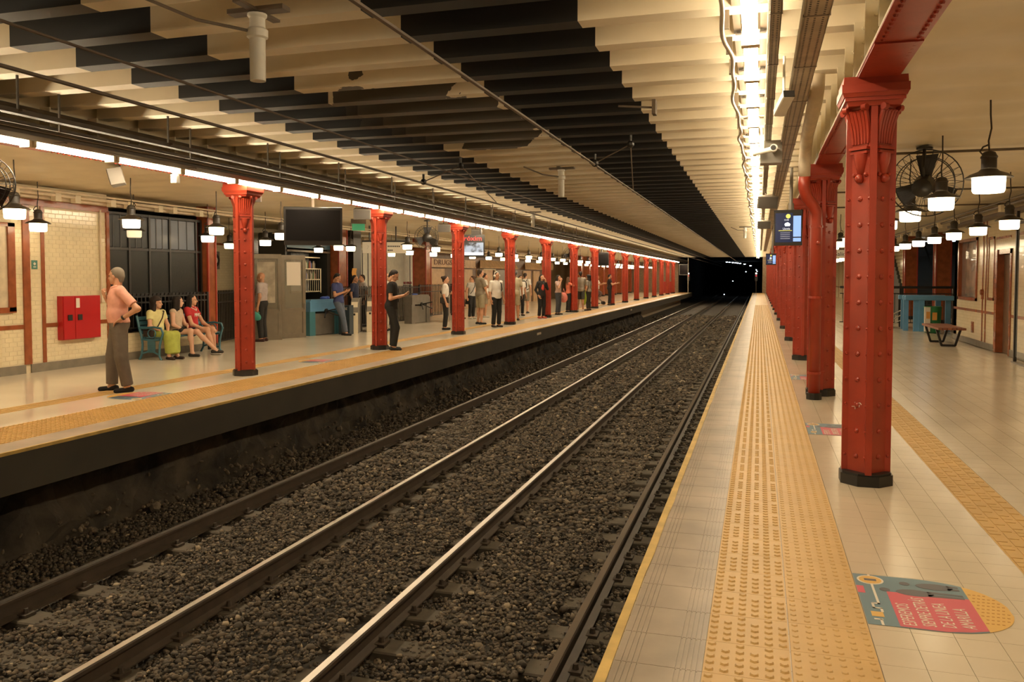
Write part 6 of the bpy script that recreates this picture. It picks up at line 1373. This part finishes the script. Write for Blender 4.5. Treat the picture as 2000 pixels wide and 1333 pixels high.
person((-11.12, 20.30), mix(RI, CAMD, 0.25), 1.70, 'man in blue T-shirt and jeans leaning back against the turnstile', ('phone', 'phone'), (0.035, 0.045, 0.14), 0.6, (0.085, 0.105, 0.14), 1.0, (0.02, .02, .02), (0.015, 0.011, 0.008), 'short', 1, nod=0.45, stance=0.05, step=(0.14, 0.26), lean=-0.10, hem=0.90, vox=0.016, extra=phone(1))
person((-7.76, 16.52), mix(RI, CAMD, 0.06), 1.76, 'man in black T-shirt reading his phone beside the second column', ('phone', 'phone'), BLK, 0.6, (0.014, 0.014, 0.013), 1.0, (0.015, .015, .015), (0.016, 0.012, 0.009), 'short', 0, nod=0.5, stance=0.08, step=(0.02, 0.08), knees=(0, 0.06), lean=0.06, fat=1.05, hem=0.88, vox=0.0145, extra=phone(1))
FV = 0.021
person((-9.19, 23.40), RI, 1.64, 'woman in white blouse and black trousers behind the third column', ('crossed', 'down'), WHT, 0.9, BLK, 1.0, BLK, (0.03, 0.015, 0.01), 'bun', 0, female=True, hem=0.88, vox=FV, extra=strap_bag((0.03, 0.025, 0.02)))
person((-10.95, 29.5), mix(RI, CAMD, 0.3), 1.64, 'woman in short black dress right of the third column', ('crossed', 'down'), BLK, 0.3, BLK, 1.0, (0.06, .03, .02), (0.12, 0.06, 0.03), 'long', 0, female=True, skirt=0.5, vox=FV)
person((-10.58, 29.7), mix(RI, CAMD, 0.5), 1.64, 'young woman in floral top and black trousers with white shoes', ('down', 'bag'), (0.42, 0.40, 0.36), 0.5, BLK, 1.0, (0.6, .58, .5), (0.06, 0.03, 0.015), 'bun', 0, look=mix(LE, CAMD, 0.3), female=True, hem=0.92, vox=FV, extra=strap_bag((0.012, 0.012, 0.012), 1, 0.70))
person((-9.10, 26.4), mix(RI, AW, 0.35), 1.86, 'tall man in grey-brown T-shirt and khaki shorts, arms folded', ('crossed', 'crossed'), (0.24, 0.20, 0.14), 0.8, (0.36, 0.31, 0.20), 0.92, (0.02, .02, .018), (0.04, 0.025, 0.015), 'short', 0, fat=1.1, hem=0.86, vox=FV)
person((-10.45, 30.9), mix(RI, AW, 0.2), 1.75, 'half-hidden person in light shirt behind the man in khaki shorts', ('down', 'down'), WHT, 0.7, (0.30, 0.25, 0.17), 0.9, (0.5, .48, .42), (0.03, 0.02, 0.012), 'short', 1, vox=FV)
def phones(e, U, L, H, ar, legs, sc):
    q = MB()
    for s in (-1, 1): q.cyl(H((s * 0.078, 0.0, 0.0)), H((s * 0.105, 0.0, 0.0)), 0.046, n=12)
    q.tube([H((-0.09, 0, 0.02)), H((-0.075, -0.01, 0.10)), H((0, -0.01, 0.135)), H((0.075, -0.01, 0.10)), H((0.09, 0, 0.02))], 0.012, 6); q.build('headphones', WHITEP, e, smooth=True)
    backpack(BLK, True, False)(e, U, L, H, ar, legs, sc)
person((-8.08, 25.05), mix(CAMD, RI, 0.35), 1.76, 'bearded man in white shirt with white headphones and black rucksack', ('down', 'down'), (0.74, 0.70, 0.62), 1.0, BLK, 1.0, (0.03, .02, .015), (0.03, 0.02, 0.012), 'short', 1, hem=0.90, vox=0.018, fat=1.05, extra=phones)
person((-8.68, 29.15), mix(AW, RI, 0.15), 1.84, 'man in beige T-shirt, shorts and cap seen from behind', ('down', 'down'), (0.46, 0.40, 0.27), 0.8, (0.40, 0.34, 0.23), 0.9, (0.05, .04, .03), (0.06, 0.055, 0.05), 'cap', 1, hem=0.88, vox=FV, fat=1.05)
person((-9.50, 32.7), mix(CAMD, RI, 0.2), 1.66, 'person in white T-shirt and black trousers beside the man in beige', ('down', 'down'), WHT, 0.6, BLK, 1.0, BLK, (0.015, 0.012, 0.01), 'short', 1, vox=FV, hem=0.86)
person((-9.95, 35.0), mix(AW, RI, 0.3), 1.78, 'man with dark rucksack over a light shirt, seen from behind', ('down', 'bag'), (0.62, 0.58, 0.50), 0.7, (0.22, 0.18, 0.12), 0.9, (0.02, .02, .02), (0.03, 0.02, 0.015), 'short', 0, vox=FV, extra=backpack((0.03, 0.025, 0.022)))
def redtop(e, U, L, H, ar, legs, sc): q = MB(); q.add(*[x.tolist() for x in sculpt([('e', U((0.02, 0.075, 1.20)), (0.075, 0.07, 0.17), None)], 0.018, 0.01)]); q.build('red_top', fab((0.5, 0.05, 0.03)), e, smooth=True)
person((-8.13, 30.95), mix(CAMD, RI, 0.35), 1.70, 'dark-haired woman in black jacket over red top, red shoes', ('face', 'pocket'), BLK, 1.9, BLK, 1.0, (0.5, .09, .05), (0.014, 0.010, 0.008), 'long', 0, female=True, hem=0.86, vox=FV, extra=redtop)
def pinkbag(e, U, L, H, ar, legs, sc):
    R = Matrix.Rotation(e.rotation_euler.z, 4, 'Z'); q = MB(); q.add(*[x.tolist() for x in sculpt([('e', (0, 0, 0), (0.09, 0.20, 0.22), rotm(ax=0.3))], 0.02, 0.02)]); q.tube([(0, -0.08, 0.15), (-0.02, 0.0, 0.38), (0, 0.08, 0.15)], 0.012, 6)
    ob = q.build('pink_bag', mat('pink_fabric', (0.70, 0.22, 0.18), 0.8), None, smooth=True); ob.matrix_world = Matrix.Translation(e.location) @ R @ Matrix.Translation(Vector(ar[0][2] + np.array((-0.08, 0.04, -0.12)))); tag(ob, 'large pink bag carried by the woman in pale pink', 'bag')
person((-8.22, 34.1), mix(CAMD, RI, 0.6), 1.68, 'woman in pale pink top and jeans carrying a pink bag', ('down', 'face'), (0.62, 0.45, 0.40), 0.6, (0.06, 0.07, 0.09), 1.0, BLK, (0.02, 0.014, 0.01), 'long', 0, female=True, hem=0.96, vox=FV, extra=pinkbag)
person((-8.35, 36.6), mix(RI, AW, 0.25), 1.60, 'person in orange top and black trousers, hands raised', ('up', 'up'), (0.62, 0.16, 0.09), 0.6, BLK, 1.0, BLK, (0.10, 0.05, 0.025), 'long', 0, female=True, hem=0.90, vox=FV)
person((-8.02, 37.7), mix(AW, RI, 0.1), 1.86, 'broad man in grey T-shirt and dark shorts seen from behind', ('up', 'fold'), (0.32, 0.28, 0.22), 0.8, (0.05, 0.05, 0.045), 0.9, (0.5, .48, .42), (0.03, 0.025, 0.02), 'short', 1, hem=0.86, fat=1.15, vox=FV)
q = MB(); q.add(*[x.tolist() for x in sculpt([('e', (0, 0, 0), (0.14, 0.07, 0.36), None)], 0.02, 0.02)]); q.tube([(-0.1, 0, 0.3), (0, 0, 0.52), (0.1, 0, 0.3)], 0.012, 6); tag(q.build('lime_bag', mat('lime_fabric', (0.42, 0.62, 0.06), 0.7), None, loc=(-7.95, 38.1, 0.62), smooth=True), 'lime green bag beside the broad man in grey', 'bag')
person((-7.86, 38.8), mix(LE, AW, 0.4), 1.70, 'dark-haired person in grey patterned top right of the broad man', ('down', 'down'), (0.33, 0.29, 0.24), 0.7, (0.03, 0.028, 0.026), 1.0, BLK, (0.014, 0.01, 0.008), 'curly', 0, female=True, vox=FV)
person((-8.18, 46.4), RI, 1.76, 'man in black T-shirt and trousers holding a phone, far left platform', ('phone', 'reach'), (0.02, 0.018, 0.018), 0.6, (0.015, 0.014, 0.013), 1.0, BLK, (0.015, 0.011, 0.01), 'short', 0, vox=0.024, fat=1.1, extra=phone(1))
person((-9.3, 48.5), mix(RI, CAMD, 0.3), 1.70, 'person in pale top pushing the pushchair behind the man in black', ('reach', 'reach'), (0.60, 0.55, 0.48), 0.7, (0.30, 0.18, 0.12), 0.8, (0.03, .02, .02), (0.02, 0.015, 0.01), 'short', 0, vox=0.024)
e = empty('pushchair', (-9.05, 47.2, 0), math.radians(-70), 'dark folding pushchair left of the far man in black', 'pushchair')
q = MB(); q.add(*[x.tolist() for x in sculpt([('e', (0, 0, 0.62), (0.22, 0.32, 0.22), None), ('c', (0, -0.2, 0.7), (0, -0.3, 0.95), 0.18, 0.12)], 0.025, 0.04)]); q.build('hood_and_seat', fab((0.10, 0.06, 0.05)), e, smooth=True)
q = MB(); 
for s in (-0.22, 0.22): q.tube([(s, -0.5, 1.02), (s, -0.1, 0.55), (s, 0.35, 0.12)], 0.014, 6); q.tube([(s, 0.2, 0.6), (s, -0.25, 0.12)], 0.014, 6)
q.cyl((-0.22, -0.5, 1.02), (0.22, -0.5, 1.02), 0.014); q.build('frame', GREYM, e)
for s in (-0.22, 0.22):
    for y in (0.36, -0.26): q = MB(); q.cyl((s - 0.02, y, 0.10), (s + 0.02, y, 0.10), 0.10, n=12); q.build('wheel', BLACK, e)
person((-12.05, 23.0), mix(RI, CAMD, 0.2), 1.66, 'person in navy top behind the man in blue, half hidden', ('down', 'down'), (0.02, 0.025, 0.06), 0.7, BLK, 1.0, BLK, (0.015, 0.01, 0.01), 'short', 1, vox=FV, group='people behind the railings')
person((-12.35, 24.1), mix(LE, CAMD, 0.4), 1.68, 'person in light top beside the orange strip, behind the railing', ('down', 'down'), (0.5, 0.47, 0.45), 0.7, BLK, 1.0, BLK, (0.04, 0.025, 0.015), 'short', 0, vox=FV, group='people behind the railings')
person((-10.72, 22.4), mix(RI, CAMD, 0.2), 1.74, 'person in white shirt just behind the second column', ('down', 'down'), WHT, 0.7, (0.5, 0.45, 0.35), 1.0, BLK, (0.015, 0.01, 0.01), 'short', 0, vox=FV, group='people behind the railings')
SEATR = ((-0.10, 0.42, 0.50, -0.10, 0.46, 0.085), (0.10, 0.42, 0.50, 0.10, 0.46, 0.085))
person((3.75, 56.0, 0.0), (-0.6, -0.8), 1.66, 'far seated person in dark clothes on the right platform', ('lap', 'lap'), (0.05, 0.03, 0.025), 0.8, (0.05, 0.04, 0.03), 1.0, BLK, (0.015, 0.01, 0.01), 'long', 0, seated=SEATR, female=True, vox=0.026, group='people far down the right platform')
e = empty('slatted_bench', (3.8, 55.4, 0), 0, 'far dark bench on the right platform', 'bench'); q = MB(); q.box(-0.28, 0.28, -0.3, 1.6, 0.40, 0.45); q.build('seat', WOOD, e)
for y in (0.0, 1.3): q = MB(); q.box(-0.2, 0.2, y - 0.03, y + 0.03, 0, 0.40); q.build('leg_frame', BLACK, e)
person((3.55, 47.0), (-0.5, 0.85), 1.70, 'far standing person in pale coat on the right platform', ('down', 'down'), (0.38, 0.33, 0.22), 0.9, (0.02, 0.02, 0.02), 1.0, BLK, (0.02, 0.015, 0.01), 'short', 0, vox=0.026, group='people far down the right platform')
